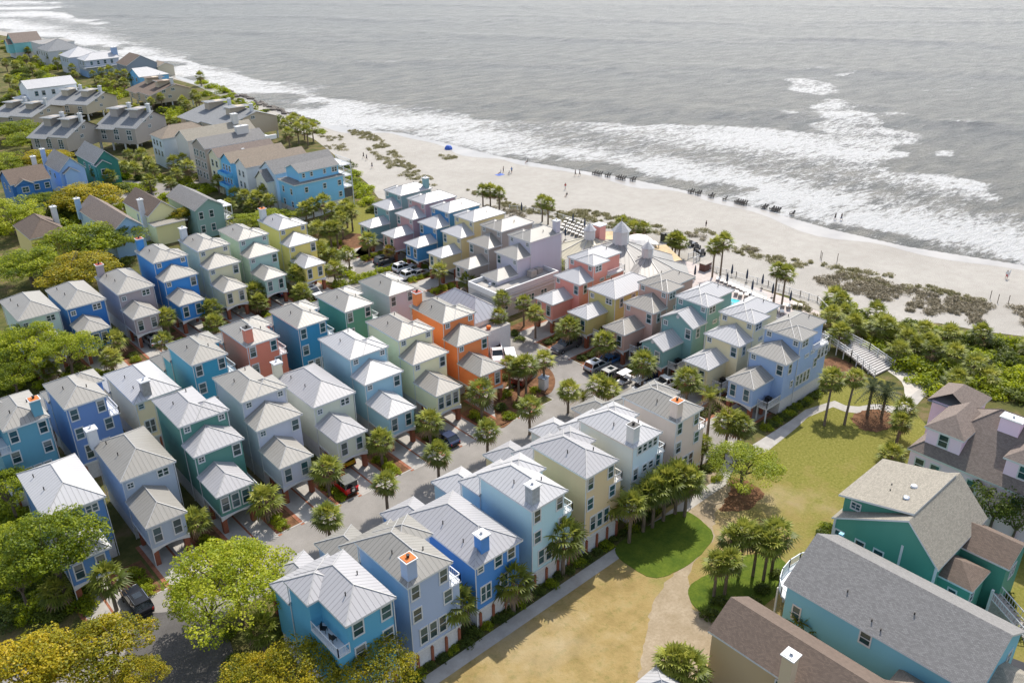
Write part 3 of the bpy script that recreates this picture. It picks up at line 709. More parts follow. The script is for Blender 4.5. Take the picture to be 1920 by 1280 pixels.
block('beach_house', 'far sky blue beach house with a white metal gable roof', 132, 378, 145, 391, 5.2, '62aee0', ROOFS['white'], 'x', ('gable', 'hip'), .45, group=fg, wins=wrow('w', (4, 8), (3.8,), 13, 13, 1.1, 1.4))
H = block('beach_house', 'far white house with white roof, gable dormer and outdoor stairs', 86, 366, 104, 378, 7.6, 'dfe3ea', ROOFS['white'], 'x', ('gable', 'gable'), .4, group=fg, wins=wrow('s', (3, 5.5, 9, 14), (5.6, 2.4), 18, 12, 1.1, 1.6))
H.wall(-3, 2, .2, 9, 0, 3.6, H.wm); H.roof(-3.6, 1.4, .29, 9.6, 3.8, ROOFS['white'], 'x', ('hip', 'wall'), .3)
b = H.mb(); b.box(14, -3.5, 4.6, 21, .28, 4.8, WHITE); b.bar((10, -1.2, .2), (14.2, -1.2, 4.7), .3, WHITE)
for x in (14.3, 17.5, 20.7): b.bar((x, -3.3, 0), (x, -3.3, 4.6), .12, WHITE)
b.build('stair_deck', H.root); H.railing([(14.1, -3.4), (20.9, -3.4), (20.9, .2)], 4.8, 1.0, step=.4)

# cottages among the oaks at left
og = 'older gabled cottages among the oaks'
H = block('cottage', 'dark blue gabled cottage with brown roof among oaks at the left edge', 45.6, 232.5, 55, 243, 6.6, '2a72b8', SH['brown'], 'x', ('gable', 'gable'), .5, group=og, wins=wrow('s', (2.2, 5.8, 8.2), (5.0,), 9.4, 10.5, 1.0, 1.2) + wrow('w', (3, 7), (5,), 9.4, 10.5, .9, 1.2))
H.roof(.8, -.8, 5.2, 5, 6.3, SH['brown'], 'y', ('gable', 'wall'), .6, gmat=H.wm, caps=False); H.wall(1.1, -.5, 4.9, .4, 0, 6.3, H.wm)
H.window(3.0, -.5, 5.0, 1.4, 1.2, 's', 'four'); H.chimney(8.6, 9.2, 7.0, 10.4, WHITE, None, 1.0)
H = block('cottage', 'light blue gabled cottage with grey roof and pale chimney among oaks', 57.7, 235.6, 64.5, 248.5, 6.9, '93b6e0', SH['grey'], 'y', ('gable', 'gable'), .95, group=og, wins=wrow('w', (5, 9), (5,), 6.8, 12.9, .9, 1.2))
H.chimney(.4, 12.0, 5.0, 10.6, wallm('9cb4d8'), None, 1.0)
H.wall(1.2, -.6, 4.4, .4, 0, 6.3, H.wm); H.roof(.8, -.9, 4.8, 3, 6.4, SH['grey'], 'y', ('gable', 'wall'), .7, gmat=H.wm, caps=False)
H = block('cottage', 'dark green gabled cottage with grey roof beside the big condominium', 67, 237.5, 73.6, 252.5, 6.9, '1f7a72', SH['slate'], 'y', ('gable', 'gable'), .95, group=og, wins=wrow('w', (5, 9), (5,), 6.6, 15, .9, 1.2))
H.wall(.5, -.6, 3.8, .4, 0, 6.3, H.wm); H.roof(.1, -.9, 4.2, 3, 6.4, SH['slate'], 'y', ('gable', 'wall'), .7, gmat=H.wm, caps=False); H.window(2.1, -.6, 4.6, 1.4, 1.4, 's', 'four')
H = block('cottage', 'cream yellow cottage with brown-grey hipped roof at the left edge of the oaks', 37.8, 188.5, 45.4, 201, 6.0, 'e0cc80', SH['brown'], 'y', ('hip', 'hip'), .7, group=og); H.chimney(7.4, 7.2, 5.5, 9.6, WHITE, None, 1.0)
H = block('cottage', 'cottage with taupe gabled roof and blue chimney, mostly hidden by green oak', 51.6, 181, 58.4, 203, 6.0, '8fb4d8', SH['pinkish'], 'y', ('gable', 'gable'), .8, group=og); H.chimney(.2, 21.0, 4, 8.6, wallm('8fb4d8'), None, 1.0)
H = block('cottage', 'butter yellow cottage with reddish brown roof and tall white chimney', 61.1, 186.4, 68.2, 201.5, 6.0, 'e2d79a', SH['brown'], 'y', ('gable', 'gable'), .8, group=og, wins=wrow('w', (3.5, 7), (4.2,), 7.1, 15, .6, 1.4))
H.chimney(-.1, 2.5, 0, 9.3, WHITE, None, .95); H.roof(-.2, -3.4, 7.3, .29, 4.6, ROOFS['taupe'], 'x', ('hip', 'hip'), .12, caps=False); H.wall(.3, -2.9, 6.8, .3, 0, 4.5, H.wm)
H = block('cottage', 'sage green house with grey roof and double white porch near the townhouses', 69.4, 180.8, 76.4, 196.5, 6.8, '7fa09a', SH['grey'], 'y', ('gable', 'gable'), .6, group=og, wins=wrow('s', (1.4, 3.8), (5.3, 2.2), 7, 15.7, .85, 1.5))
for z in (3.2, 6.2):
    b = H.mb(); b.box(6.8, .4, z - .2, 8.8, 6, z, WHITE); b.build('porch_floor', H.root)
    if z < 6: H.railing([(6.9, .5), (8.7, .5), (8.7, 5.9)], z, .9, step=.3, name='porch_railing')
H.railing([(6.9, .5), (8.7, .5), (8.7, 5.9)], .4, .9, step=.3, name='porch_railing')
b = H.mb()
for x, y in ((8.7, .5), (7.0, .5), (8.7, 3.2), (8.7, 5.9)): b.bar((x, y, 0), (x, y, 6.1), .1, WHITE)
b.build('porch_post', H.root)

# houses at the right, below the lawn
H = block('house', 'big light blue house with grey shingle roof and curved white balcony', 60.3, 11.2, 70.6, 29.0, 7.4, '6db3c8', SH['grey'], 'y', ('gable', 'gable'), .6, group='shingled houses at the lawn corner', wins=wrow('w', (9.6,), (6.3,), 10.3, 17.8, .9, 1.2) + wrow('w', (16.2,), (4.6,), 10.3, 17.8, .7, 1.5) + wrow('s', (2, 5, 8), (5.6,), 10.3, 17.8, .9, 1.5))
b = H.mb(); arc = [(1.0, 17.5)] + [(1.0 + 4.4 * (1 - math.cos(t)), 17.5 + 2.6 * math.sin(t)) for t in [math.pi * i / 8 for i in range(1, 9)]]
b.face([(x, y, 4.6) for x, y in arc], WHITE); b.face([(x, y, 4.4) for x, y in arc][::-1], WHITE)
b.build('balcony', H.root); H.railing(arc, 4.6, 1.0, step=.14, name='balcony_railing')
b = H.mb()
for x, y in arc[::2]: b.bar((x, y, 0), (x, y, 4.4), .12, WHITE)
b.build('balcony_post', H.root)
b = H.mb(); b.bar((10.6, 17.7, 0), (10.6, 17.7, 7.5), .3, H.wm); b.build('corner_board', H.root)
H.vents([(2.0, 12.6, 8.45), (.9, 9.6, 7.8), (.6, 8.6, 7.6), (3.0, 7.0, 9.05)])
b = H.mb(); b.box(3.2, -2.0, 0, 7, .29, 5.6, H.wm, 'bn'); b.build('bay', H.root); H.roof(2.8, -2.4, 7.4, .29, 5.7, SH['stone'], 'y', ('hip', 'wall'), .5, caps=False)
H = block('house', 'tan house with brown shingle roof and tan chimney at the bottom edge', 51.4, 3.0, 57.8, 31.0, 6.0, 'b9a079', SH['brown'], 'y', ('gable', 'gable'), .62, group='shingled houses at the lawn corner', wins=wrow('w', (20.5,), (4.6,), 6.4, 28, 1.0, 1.3))
H.chimney(-.25, 19.9, 0, 9.4, wallm('c8b394'), None, 1.0)
b = H.mb(); b.box(-3.0, 6, 0, .29, 15.5, 5.6, H.wm, 'be'); b.build('wing_wall', H.root)
H.roof(-3.4, 5.6, 6.0, 15.9, 5.7, SH['brown'], 'x', ('hip', 'wall'), .5, caps=False)
H.roof(3.0, 8, 9.6, 14.5, 5.2, SH['tan'], 'x', ('wall', 'hip'), .45, caps=False)
H = block('house', 'deep green house with stone-coloured multi-gabled roof and white trim', 73.2, 20.0, 85.0, 31.2, 7.0, '3f8a78', SH['stone'], 'x', ('gable', 'gable'), 1.05, group='shingled houses at the lawn corner', asym=.33, wins=wrow('w', (10.2, 7.9, 5.9), (5.0,), 11.8, 11.2, .9, 1.2))
H.window(.3, 2.4, 3.6, 1.6, 1.2, 'w', 'pair')
b = H.mb()                                           # raised clerestory shed on the lawn side
za, zc = 11.05, 9.3
pts = [(1.2, 3.9), (1.2, 11.0)]
b.face([(1.6, 4.2, 9.6), (1.6, 10.9, 7.2), (1.6, 10.9, zc - .1), (1.6, 4.2, za - .2)][::-1], H.wm); b.face([(10.4, 4.2, 9.6), (10.4, 10.9, 7.2), (10.4, 10.9, zc - .1), (10.4, 4.2, za - .2)], H.wm)
b.face([(10.4, 10.9, 6.9), (1.6, 10.9, 6.9), (1.6, 10.9, zc - .1), (10.4, 10.9, zc - .1)], H.wm); b.build('clerestory_wall', H.root)
b = H.mb(); q = [(1.1, 3.7, za + .05), (10.8, 3.7, za + .05), (10.8, 11.4, zc), (1.1, 11.4, zc)]
b.face(q, SH['stone'], [(p[0], p[1]) for p in q]); lo = [(p[0], p[1], p[2] - .22) for p in q]
for k in range(4): b.face([q[k], lo[k], lo[(k + 1) % 4], q[(k + 1) % 4]], WHITE)
b.build('clerestory_roof', H.root); H.window(1.6, 9.6, 8.5, .9, .7, 'w', 'four')
b = H.mb()
for x, y, c in ((6.2, 6.0, WHITE), (3.6, 5.6, CHROME)):
    z = za - (y - 3.7) * .227
    b.lathe((x, y, z), [(.3, 0), (.38, .12), (.3, .26), (.1, .32)], c, 10)
b.build('roof_vent', H.root); H.vents([(5.6, 8.0, 9.85), (4.4, 7.6, 9.95)])
for (x0, y0, x1, y1, z, rg, en) in ((1.4, -3.0, 5.8, .9, 5.4, 'y', ('hip', 'wall')), (6.2, -4.4, 11.6, .9, 6.2, 'y', ('gable', 'wall'))):
    H.wall(x0 + .3, y0 + .3, x1 - .3, .32, 0, z - .1, H.wm, 'tbn'); H.roof(x0, y0, x1, y1 + 2.0, z, SH['brown'], rg, en, .55, gmat=H.wm, caps=False)
H.window(2.6, -2.7, 4.0, .9, 1.3, 's'); H.window(8.8, -4.1, 4.4, 1.2, 1.4, 's', 'pair'); H.window(.3 + 1.4, -1.2, 3.8, .7, 1.1, 'w')
b = H.mb(); b.box(.26, 3.66, 4.2, .3, 3.9, 7.6, WHITE); b.box(.2, .2, 0, .42, .42, 6.9, WHITE); b.box(.2, 10.78, 0, .42, 11.0, 6.9, WHITE); b.build('corner_trim', H.root)
H = block('house', 'pale pink townhouse with brown-grey hipped roof, dormers and wide pink chimney', 92.4, 2.0, 106, 32.0, 6.6, 'f0c9dd', SH['pinkish'], 'y', ('hip', 'hip'), .82, group='shingled houses at the lawn corner', wins=wrow('w', (28.4, 26.6, 22.4, 17.6, 13.2, 10.5), (4.9,), 13.6, 30, .95, 1.5) + wrow('w', (28.4, 22.4, 13.2), (2.0,), 13.6, 30, .95, 1.5))
for y0, y1 in ((24.4, 29.0), (15.6, 20.2), (6.6, 11.2)):
    H.wall(1.2, y0 + .3, 6.0, y1 - .3, 6.9, 9.7, H.wm); H.roof(.8, y0, 7.4, y1, 9.8, SH['pinkish'], 'x', ('hip', 'wall'), .7, caps=False)
    H.window(1.2, (y0 + y1) / 2, 8.6, 1.0, 1.5, 'w')
H.chimney(5.4, 21.4, 8.5, 12.3, H.wm, None, 1.3, d=2.2)
H.wall(9, 27, 14.4, 31.5, 0, 9.0, H.wm); H.roof(8.6, 26.6, 14.8, 32.0, 9.1, SH['pinkish'], 'x', ('wall', 'hip'), .7, caps=False)
p = at(1240, 1274, 5.2)
H = block('garden_pavilion', 'tip of a white metal pyramid roof at the bottom edge', p.x - 2.2, p.y - 2.2, p.x + 2.2, p.y + 2.2, 3.6, 'd8d8d6', ROOFS['white'], 'y', ('hip', 'hip'), .75, cat='pavilion')

# flat white building, grey pavilion and the clubhouse
p = at(930, 551.4, 5.2); q = at(1038.5, 505.5, 5.2); l = at(906, 543, 5.2)
WX, WY = q.x - p.x, 7.6
H = House('flat_building', 'long white flat-roofed building with parapet beside the lavender cottage', 'building', (p.x, p.y), 0, WX)
wf = plain('white stucco', (.46, .46, .45), .7, .08)
H.wall(0, 0, WX, WY, 0, 4.25, wf); b = H.mb()
b.face([(.25, .25, 4.6), (WX - .25, .25, 4.6), (WX - .25, WY - .25, 4.6), (.25, WY - .25, 4.6)], CONC)
for a in ((-.03, -.03, WX + .03, .25), (-.03, WY - .25, WX + .03, WY + .03), (-.03, .25, .25, WY - .25), (WX - .25, .25, WX + .03, WY - .25)): b.box(a[0], a[1], 4.3, a[2], a[3], 5.35, WHITE, 'b')
for z in (4.0, 3.3): b.box(-.12, -.12, z, WX + .12, -.005, z + .22, WHITE)
b.build('parapet', H.root)
b = H.mb()
for x in (2.5, 7.0): b.lathe((x, 4.5, 4.6), [(.3, 0), (.3, .3), (.36, .32), (.2, .6)], CHROME, 10)
b.build('roof_vent', H.root)
for a in ((WX - 5, 2, WX - 3.6, 3.2, 5.9), (WX - 2.8, 2.6, WX - 1.6, 3.6, 5.6)):
    b = H.mb(); b.box(a[0], a[1], 4.61, a[2], a[3], a[4], WOOD); b.build('rooftop_unit', H.root)
H.wall(-6.5, -1.2, 0.0, 5.5, 0, 3.6, wf); b = H.mb(); b.box(-6.7, -1.4, 3.6, -.01, 5.7, 3.75, CONC); b.build('porch_roof', H.root)
for x in (-5.4, -3.2, -1.2): H.window(x, -1.2, 1.6, 1.5, 2.4, 's', 'pair')
for x in np.arange(2, WX - 1, 3.2): H.window(x, 0, 2.2, 1.4, 1.2, 's', 'pair')
for y in (1.0, 3.2): H.window(-6.5, y, 1.6, 1.4, 2.2, 'w', 'pair')
p = at(700 + 1190 / 5.953, 530 + 490 / 5.953, 5.0)
H = block('pavilion', 'ribbed grey-white hip-roofed pavilion behind the orange cottage', p.x - .5, p.y + 1, p.x + 6.5, p.y + 13.5, 5.2, 'dedad2', metal_roof((.33, .345, .385), 'ribbed', .9, .2), 'y', ('hip', 'hip'), .75, cat='pavilion')
b = H.mb(); b.box(1, -2.2, 0, 6, .29, 4.2, WHITE, 'bn', top=CONC); b.build('porch', H.root)
b = H.mb(); b.lathe((2.0, -1.4, 4.2), [(.25, 0), (.4, .25), (.42, .5), (.3, .62)], RUST, 10); b.build('planter_pot', H.root)

Hc = thing('clubhouse', at(1165, 500, 0), 0, 'seaside clubhouse with octagonal ribbed roofs, white cupolas and a pink chimney', 'clubhouse')
def octa(px, zc, r, zr, cup, rm, zw=3.6):
    c = at(px[0], px[1], zc); c = Vector((c.x, c.y, 0)) - Hc.location; k = 8
    ring = [(c.x + r * math.cos(2 * math.pi * (i + .5) / k), c.y + r * math.sin(2 * math.pi * (i + .5) / k)) for i in range(k)]
    b = MB(); hh = zr - zw
    for i in range(k):
        a, d = ring[i], ring[(i + 1) % k]; L = math.dist(a, d)
        b.face([(a[0], a[1], zw), (d[0], d[1], zw), (c.x, c.y, zr)], rm, [(0, 0), (L, 0), (L / 2, r)])
        b.face([(d[0], d[1], zw), (a[0], a[1], zw), (a[0], a[1], zw - .25), (d[0], d[1], zw - .25)], WHITE)
        b.bar((a[0], a[1], zw + .03), (c.x, c.y, zr + .03), .09, RCAP)
    b.build('roof', Hc)
    b = MB()
    for i in range(k):
        a, d = ring[i], ring[(i + 1) % k]; f = lambda t: (c.x + (t[0] - c.x) * .88, c.y + (t[1] - c.y) * .88)
        a, d = f(a), f(d); b.face([(a[0], a[1], 0), (d[0], d[1], 0), (d[0], d[1], zw - .1), (a[0], a[1], zw - .1)], wallm('c9c2b4'))
    b.build('wall', Hc)
    if cup:
        cr, chh = cup; z0 = zr - cr * hh / r - .1
        b = MB(); b.lathe((c.x, c.y, z0), [(cr, 0), (cr, chh), (cr * .96, chh)], WHITE, 8)
        for i in range(8):
            t = 2 * math.pi * i / 8
            for zz in np.arange(.5, chh - .2, .28): b.box(c.x + cr * .88 * math.cos(t) - .12, c.y + cr * .88 * math.sin(t) - .12, z0 + zz, c.x + cr * .96 * math.cos(t) + .06, c.y + cr * .96 * math.sin(t) + .06, z0 + zz + .1, LATT)
        o = b.build('cupola', Hc)
        b = MB(); b.lathe((c.x, c.y, z0 + chh), [(cr * 1.25, 0), (cr * 1.2, .08), (cr * .55, cr * .7), (.06, cr * 1.15), (.03, cr * 1.7)], ROOFS['white'], 8); b.build('cupola_roof', o)
rb = metal_roof((.29, .28, .262), 'clubhouse ribs', .8, .3)
octa((1163, 470), 6, 11.5, 8.2, (1.55, 2.7), rb)
octa((1213, 490), 5.5, 8.6, 6.8, (1.05, 1.9), rb)
octa((1105, 458), 5, 7.6, 6.6, (1.1, 2.0), metal_roof((.48, .44, .33), 'clubhouse tan', .8, .3))
b = MB(); p = at(1123, 452, 5) - Hc.location; b.box(p.x - .9, p.y - .9, 0, p.x + .9, p.y + .9, 8.4, wallm('d88f86'), 'b'); b.box(p.x - 1.1, p.y - 1.1, 8.4, p.x + 1.1, p.y + 1.1, 8.6, WHITE); b.build('chimney', Hc)
CANV = plain('tan canvas', (.50, .38, .22), .85, .15, 1.5); CANW = plain('white canvas', (.75, .72, .68), .8, .06)
def canopy(label, pts, z, mat, sag=.5):
    P = [at(x, y, z) for x, y in pts]; c = sum(P, Vector()) / len(P); o0 = thing('shade_canopy', (c.x, c.y, 0), 0, label, 'canopy', 'shade canopies by the clubhouse')
    b = MB(); n = 6; Q = [p - Vector((c.x, c.y, 0)) for p in P]
    g = [[(Q[0].lerp(Q[1], i / n)).lerp(Q[3].lerp(Q[2], i / n), j / n) for i in range(n + 1)] for j in range(n + 1)]
    for j in range(n):
        for i in range(n):
            f = lambda a, d: g[d][a] - Vector((0, 0, sag * math.sin(math.pi * a / n) * math.sin(math.pi * d / n)))
            q = [f(i, j), f(i + 1, j), f(i + 1, j + 1), f(i, j + 1)]; b.face(q, mat); b.face([v - Vector((0, 0, .04)) for v in q][::-1], mat)
    b.build('canvas', o0)
    for v in Q:
        t = MB(); t.bar((v.x, v.y, 0), (v.x, v.y, v.z + .1), .09, WOOD, 6); t.build('post', o0)
K = lambda x, y: (960 + x / 5.953, 420 + y / 5.953)
canopy('large tan shade canopy on the sea side of the clubhouse', [K(1900, 400), K(1560, 460), K(1430, 260), K(1720, 230)], 3.4, CANV)
canopy('tan shade canopy behind the tallest cupola', [K(1330, 180), K(1020, 170), K(1030, 85), K(1240, 75)], 3.6, CANV)
canopy('small white shade canopy with a low sag', [K(1640, 225), K(1440, 215), K(1500, 170), K(1600, 185)], 4.0, CANW, .3)
canopy('small tan shade canopy with dark slot near the pink cottage', [K(790, 290), K(630, 315), K(690, 245), K(830, 265)], 3.0, CANV, .3)
b = MB(); p = at(1198, 448, 4.2); o0 = thing('dome_canopy', (p.x, p.y, 0), 0, 'pale rounded canopy beside the tallest cupola', 'canopy'); b.lathe((0, 0, 3), [(3.2, 0), (3.0, .8), (2.0, 1.6), (.4, 2.0)], CANW, 14); b.build('canvas', o0)
for i in range(4):
    t = MB(); a = math.pi * (i / 2 + .25); t.bar((3 * math.cos(a), 3 * math.sin(a), 0), (3 * math.cos(a), 3 * math.sin(a), 3.1), .08, WOOD, 6); t.build('post', o0)

# ------------------------------------------------------------------ ground, streets, lawn, beach
sheet('ground', [(-3500, -800), (4500, -800), (4500, 5000), (-3500, 5000)], 0.0, SOIL, world=True)
sheet('street', [(-60, 69), (77.5, 69), (77.5, 52), (88.5, 52), (88.5, 160), (77.5, 160), (77.5, 131), (-20, 131), (-20, 124.4), (77.5, 124.4), (77.5, 77), (-60, 77)], .02, ASPH, world=True)
rows = []
for x in (11.3, 19.6, 27.6, 35.6, 43.6, 51.6, 59.7, 67.8): rows.append((x + .15, 76.6, x + 4.75, 86.0, 'y'))
for x in (23.6, 30.6, 38.8, 46.6, 54.7, 62.6, 71.0): rows.append((x + .15, 130.6, x + 4.75, 141.0, 'y'))
for x in (11.3, 19.3, 27.3, 35.5, 43.4, 51.6, 59.7, 68.0): rows.append((x + .2, 114.0, x + 4.8, 124.8, 'y'))
for y in (92.6, 84.6, 76.7, 69.1, 60.9, 53.3): rows.append((88.2, y, 97.5, y + 4.7, 'x'))
for y in (147.3, 138.8, 130.8, 123.1, 114.9, 106.9): rows.append((88.2, y, 97.5, y + 4.7, 'x'))
b = MB(); e = MB()
for x0, y0, x1, y1, ax in rows:
    b.face([(x0, y0, .03), (x1, y0, .03), (x1, y1, .03), (x0, y1, .03)], CONC)
    if ax == 'y':
        for xx in (x0 - .45, (x0 + x1) / 2 - .12, x1): e.face([(xx, y0, .036), (xx + (.45 if xx != (x0 + x1) / 2 - .12 else .24), y0, .036), (xx + (.45 if xx != (x0 + x1) / 2 - .12 else .24), y1, .036), (xx, y1, .036)], PAVER)
    else:
        for yy in (y0 - .45, y1): e.face([(x0, yy, .036), (x1, yy, .036), (x1, yy + .45, .036), (x0, yy + .45, .036)], PAVER)
o = b.build('driveway_slabs'); o['kind'] = 'structure'
o = e.build('brick_driveway_edging'); o['kind'] = 'structure'
# mulch strips between the drives
b = MB()
for x0, y0, x1, y1, ax in rows:
    if ax == 'y': a = (x1 + .5, y0 + .5, x1 + 2.9, y1 - 2.5)
    else: a = (x0 + .6, y1 + .5, x1 - 2, y1 + 2.8)
    b.face([(a[0], a[1], .024), (a[2], a[1], .024), (a[2], a[3], .024), (a[0], a[3], .024)], MULCH)
o = b.build('mulch_strips'); o['kind'] = 'structure'
def lawn_mat():
    m, n, p = new_mat('patchy lawn'); P = pos(n)
    sp = n.nodes.new('ShaderNodeSeparateXYZ'); n.links.new(P, sp.inputs[0])
    big = noise(n, P, .055, 4, .6); mid_ = noise(n, P, .35, 6, .65); fine = noise(n, P, 3.0, 4, .7)
    t = math_(n, 'ADD', math_(n, 'MULTIPLY', math_(n, 'SUBTRACT', sp.outputs[0], 69.0), .035), math_(n, 'MULTIPLY', math_(n, 'SUBTRACT', big, .5), 3.0))
    t = math_(n, 'ADD', t, math_(n, 'MULTIPLY', math_(n, 'SUBTRACT', mid_, .5), 2.3))
    g_ = ramp(n, fine, [(.3, (.115, .122, .024)), (.55, (.185, .178, .042)), (.75, (.26, .235, .085))])
    d_ = ramp(n, mid_, [(.3, (.23, .165, .066)), (.5, (.33, .24, .105)), (.72, (.40, .31, .165))])
    d_ = mix(n, math_(n, 'MULTIPLY', fine, .5), d_, (.20, .165, .062))
    spot = noise(n, P, 1.1, 6, .75); d_ = mix(n, math_(n, 'MULTIPLY', ramp(n, spot, [(.52, (0, 0, 0)), (.66, (1, 1, 1))]), .55), d_, (.155, .15, .045)); d_ = mix(n, math_(n, 'MULTIPLY', ramp(n, big, [(.3, (1, 1, 1)), (.46, (0, 0, 0))]), .5), d_, (.42, .36, .26))
    c = mix(n, math_(n, 'ADD', t, .35, True), d_, g_)
    n.links.new(c, p.inputs['Base Color']); p.inputs['Roughness'].default_value = 1; p.inputs['Specular IOR Level'].default_value = .1
    bump(n, p, fine, .6, .12); return m
LAWN = lawn_mat()
sheet('lawn', [(760, 1330), (830, 1262), (1010, 1132), (1180, 1018), (1300, 904), (1350, 876), (1400, 852), (1462, 815), (1500, 775), (1560, 700), (1600, 690), (1660, 712), (1740, 800), (1800, 1000), (1940, 1040), (1960, 1330)], .012, LAWN)
sheet('lawn_by_townhouses', [(600, 440), (660, 385), (710, 395), (725, 440), (670, 500), (620, 560), (590, 520)], .012, LAWN, 4)
sheet('walkway', [(32, 47.3), (78.5, 47.3), (84, 49.4), (87.5, 52.6), (86.6, 53.4), (83, 50.6), (78, 48.8), (32, 48.8)], .03, CONC, world=True)
sheet('walkway_bend', [(1385, 850), (1430, 822), (1480, 790), (1510, 768), (1545, 757), (1565, 751), (1585, 760), (1610, 762), (1640, 757), (1680, 762), (1700, 748), (1725, 728), (1738, 738), (1705, 775), (1680, 775), (1640, 768), (1610, 775), (1585, 772), (1562, 763), (1515, 782), (1490, 805), (1440, 845), (1400, 862)], .03, CONC)
sheet('dirt_path', [(1290, 905), (1345, 885), (1370, 920), (1340, 965), (1336, 1010), (1300, 1060), (1292, 1100), (1300, 1140), (1340, 1165), (1338, 1230), (1260, 1300), (1200, 1300), (1220, 1150), (1255, 1085), (1320, 1020), (1325, 985), (1290, 965), (1265, 945)], .018, PATH, 4, ragged=.22)
sheet('turf_bed', [(1152, 1030), (1215, 985), (1280, 958), (1325, 985), (1336, 1010), (1300, 1052), (1245, 1080), (1205, 1076)], .05, TURF, 6, thick=.05, ragged=.06)
sheet('turf_bed', [(1292, 1100), (1330, 1075), (1380, 1045), (1450, 1040), (1480, 1075), (1440, 1130), (1360, 1160), (1305, 1140)], .05, TURF, 6, thick=.05, ragged=.06)
sheet('mulch_ring', [(1596, 782), (1622, 768), (1658, 770), (1676, 786), (1665, 803), (1638, 810), (1608, 800)], .04, MULCH, 6, ragged=.22)
sheet('mulch_bed', [(1545, 675), (1575, 672), (1625, 706), (1600, 716), (1560, 700)], .04, MULCH, 5, ragged=.22)
sheet('mulch_island', [(935, 800), (925, 735), (938, 690), (965, 702), (1020, 688), (1040, 708), (1034, 735), (1000, 752), (965, 786)], .045, MULCH, 5, thick=.045)
sheet('mulch_round', [(632, 452), (660, 438), (684, 442), (686, 452), (660, 466), (636, 466)], .04, MULCH, 5, ragged=.22)
sheet('garden_path', [(690, 425), (698, 445), (672, 468), (645, 500), (640, 540), (655, 545), (668, 500), (700, 470), (712, 445), (705, 425)], .03, CONC, 4)
sheet('oak_mulch_painted_shade', [(1320, 915), (1355, 895), (1410, 905), (1430, 930), (1395, 958), (1345, 955), (1318, 935)], .016, MULCH, 5, ragged=.22)  # brown patch: mulch that also stands in for the oak's cast shadow
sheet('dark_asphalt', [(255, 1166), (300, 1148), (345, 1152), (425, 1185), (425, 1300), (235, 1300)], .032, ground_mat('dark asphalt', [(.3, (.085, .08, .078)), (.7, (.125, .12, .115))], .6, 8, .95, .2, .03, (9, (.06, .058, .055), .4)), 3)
sheet('back_lane', [(150, 380), (220, 340), (330, 345), (400, 330), (420, 350), (300, 375), (170, 405)], .02, ASPH, 4)
b = MB()                                          # kerbs along the street
for p, q in (((-60, 77), (77.4, 77)), ((30, 69), (77.4, 69)), ((77.5, 77), (77.5, 124.3)), ((77.5, 131), (77.5, 160)), ((-10, 131), (77.4, 131)), ((-10, 124.4), (77.4, 124.4)), ((88.5, 52), (88.5, 160)), ((77.5, 52), (77.5, 69))):
    x0, x1 = sorted((p[0], q[0])); y0, y1 = sorted((p[1], q[1])); b.box(x0 - .09, y0 - .09, .0, x1 + .09, y1 + .09, .045, CONC, 'b')
o = b.build('kerb'); o['kind'] = 'structure'
sheet('paved_yard', [(980, 432), (1050, 398), (1130, 420), (1290, 478), (1345, 515), (1480, 560), (1548, 590), (1555, 640), (1500, 640), (1400, 590), (1290, 540), (1150, 560), (1040, 520)], .03, ground_mat('deck pavers', [(.3, (.42, .37, .35)), (.6, (.50, .45, .43)), (.8, (.56, .52, .50))], .8, 6, .9), 0)

SHORE = [(-60, 46), (0, 58), (100, 76), (200, 100), (300, 133), (420, 169), (520, 204), (600, 231), (680, 243), (760, 250), (850, 272), (930, 292), (1000, 305), (1180, 335), (1280, 356), (1400, 385), (1560, 430), (1700, 462), (1920, 497), (2150, 535), (2600, 600)]
sh_w = [at(*p) for p in SHORE]
inland = [(2700, 720), (2200, 690), (1930, 632), (1850, 622), (1760, 606), (1650, 602), (1560, 598), (1480, 555), (1380, 530), (1300, 492), (1190, 478), (1040, 470), (940, 440), (860, 425), (760, 385), (710, 372), (690, 345), (650, 310), (620, 285), (590, 262), (540, 240), (470, 199), (380, 164), (300, 141), (200, 108), (100, 84), (0, 66), (-60, 54)]
pts = [(p.x, p.y) for p in sh_w]
sea = Vector((sh_w[-1].x - sh_w[-2].x, sh_w[-1].y - sh_w[-2].y, 0)).normalized()
ext = [(p[0] + 14, p[1] + 4) for p in pts]
sheet('beach', ext + [(at(*p).x, at(*p).y) for p in inland], .035, SAND, world=True)
def strip(name, pts, w0, w1, z, mat):
    P = smooth_poly([Vector((p[0], p[1], 0)) for p in pts], 5, False); b = MB(); n = len(P)
    L = []; Rr = []
    for i in range(n):
        d = (P[min(i + 1, n - 1)] - P[max(i - 1, 0)]).normalized(); nn = Vector((-d.y, d.x, 0))
        k = .75 + .5 * math.sin(i * .7) * math.sin(i * .23 + 1)
        L.append(P[i] + nn * w0); Rr.append(P[i] + nn * -w1 * k)
    for i in range(n - 1): b.face([(L[i].x, L[i].y, z), (L[i + 1].x, L[i + 1].y, z), (Rr[i + 1].x, Rr[i + 1].y, z), (Rr[i].x, Rr[i].y, z)], mat)
    o = b.build(name); o['kind'] = 'structure'; return o
wet, n, p = new_mat('wet sand'); n.links.new(ramp(n, noise(n, pos(n), .12, 6), [(.3, (.25, .235, .22)), (.7, (.36, .34, .31))]), p.inputs['Base Color']); p.inputs['Roughness'].default_value = .28
strip('wet_sand', pts[2:], 6, 5.5, .045, wet)

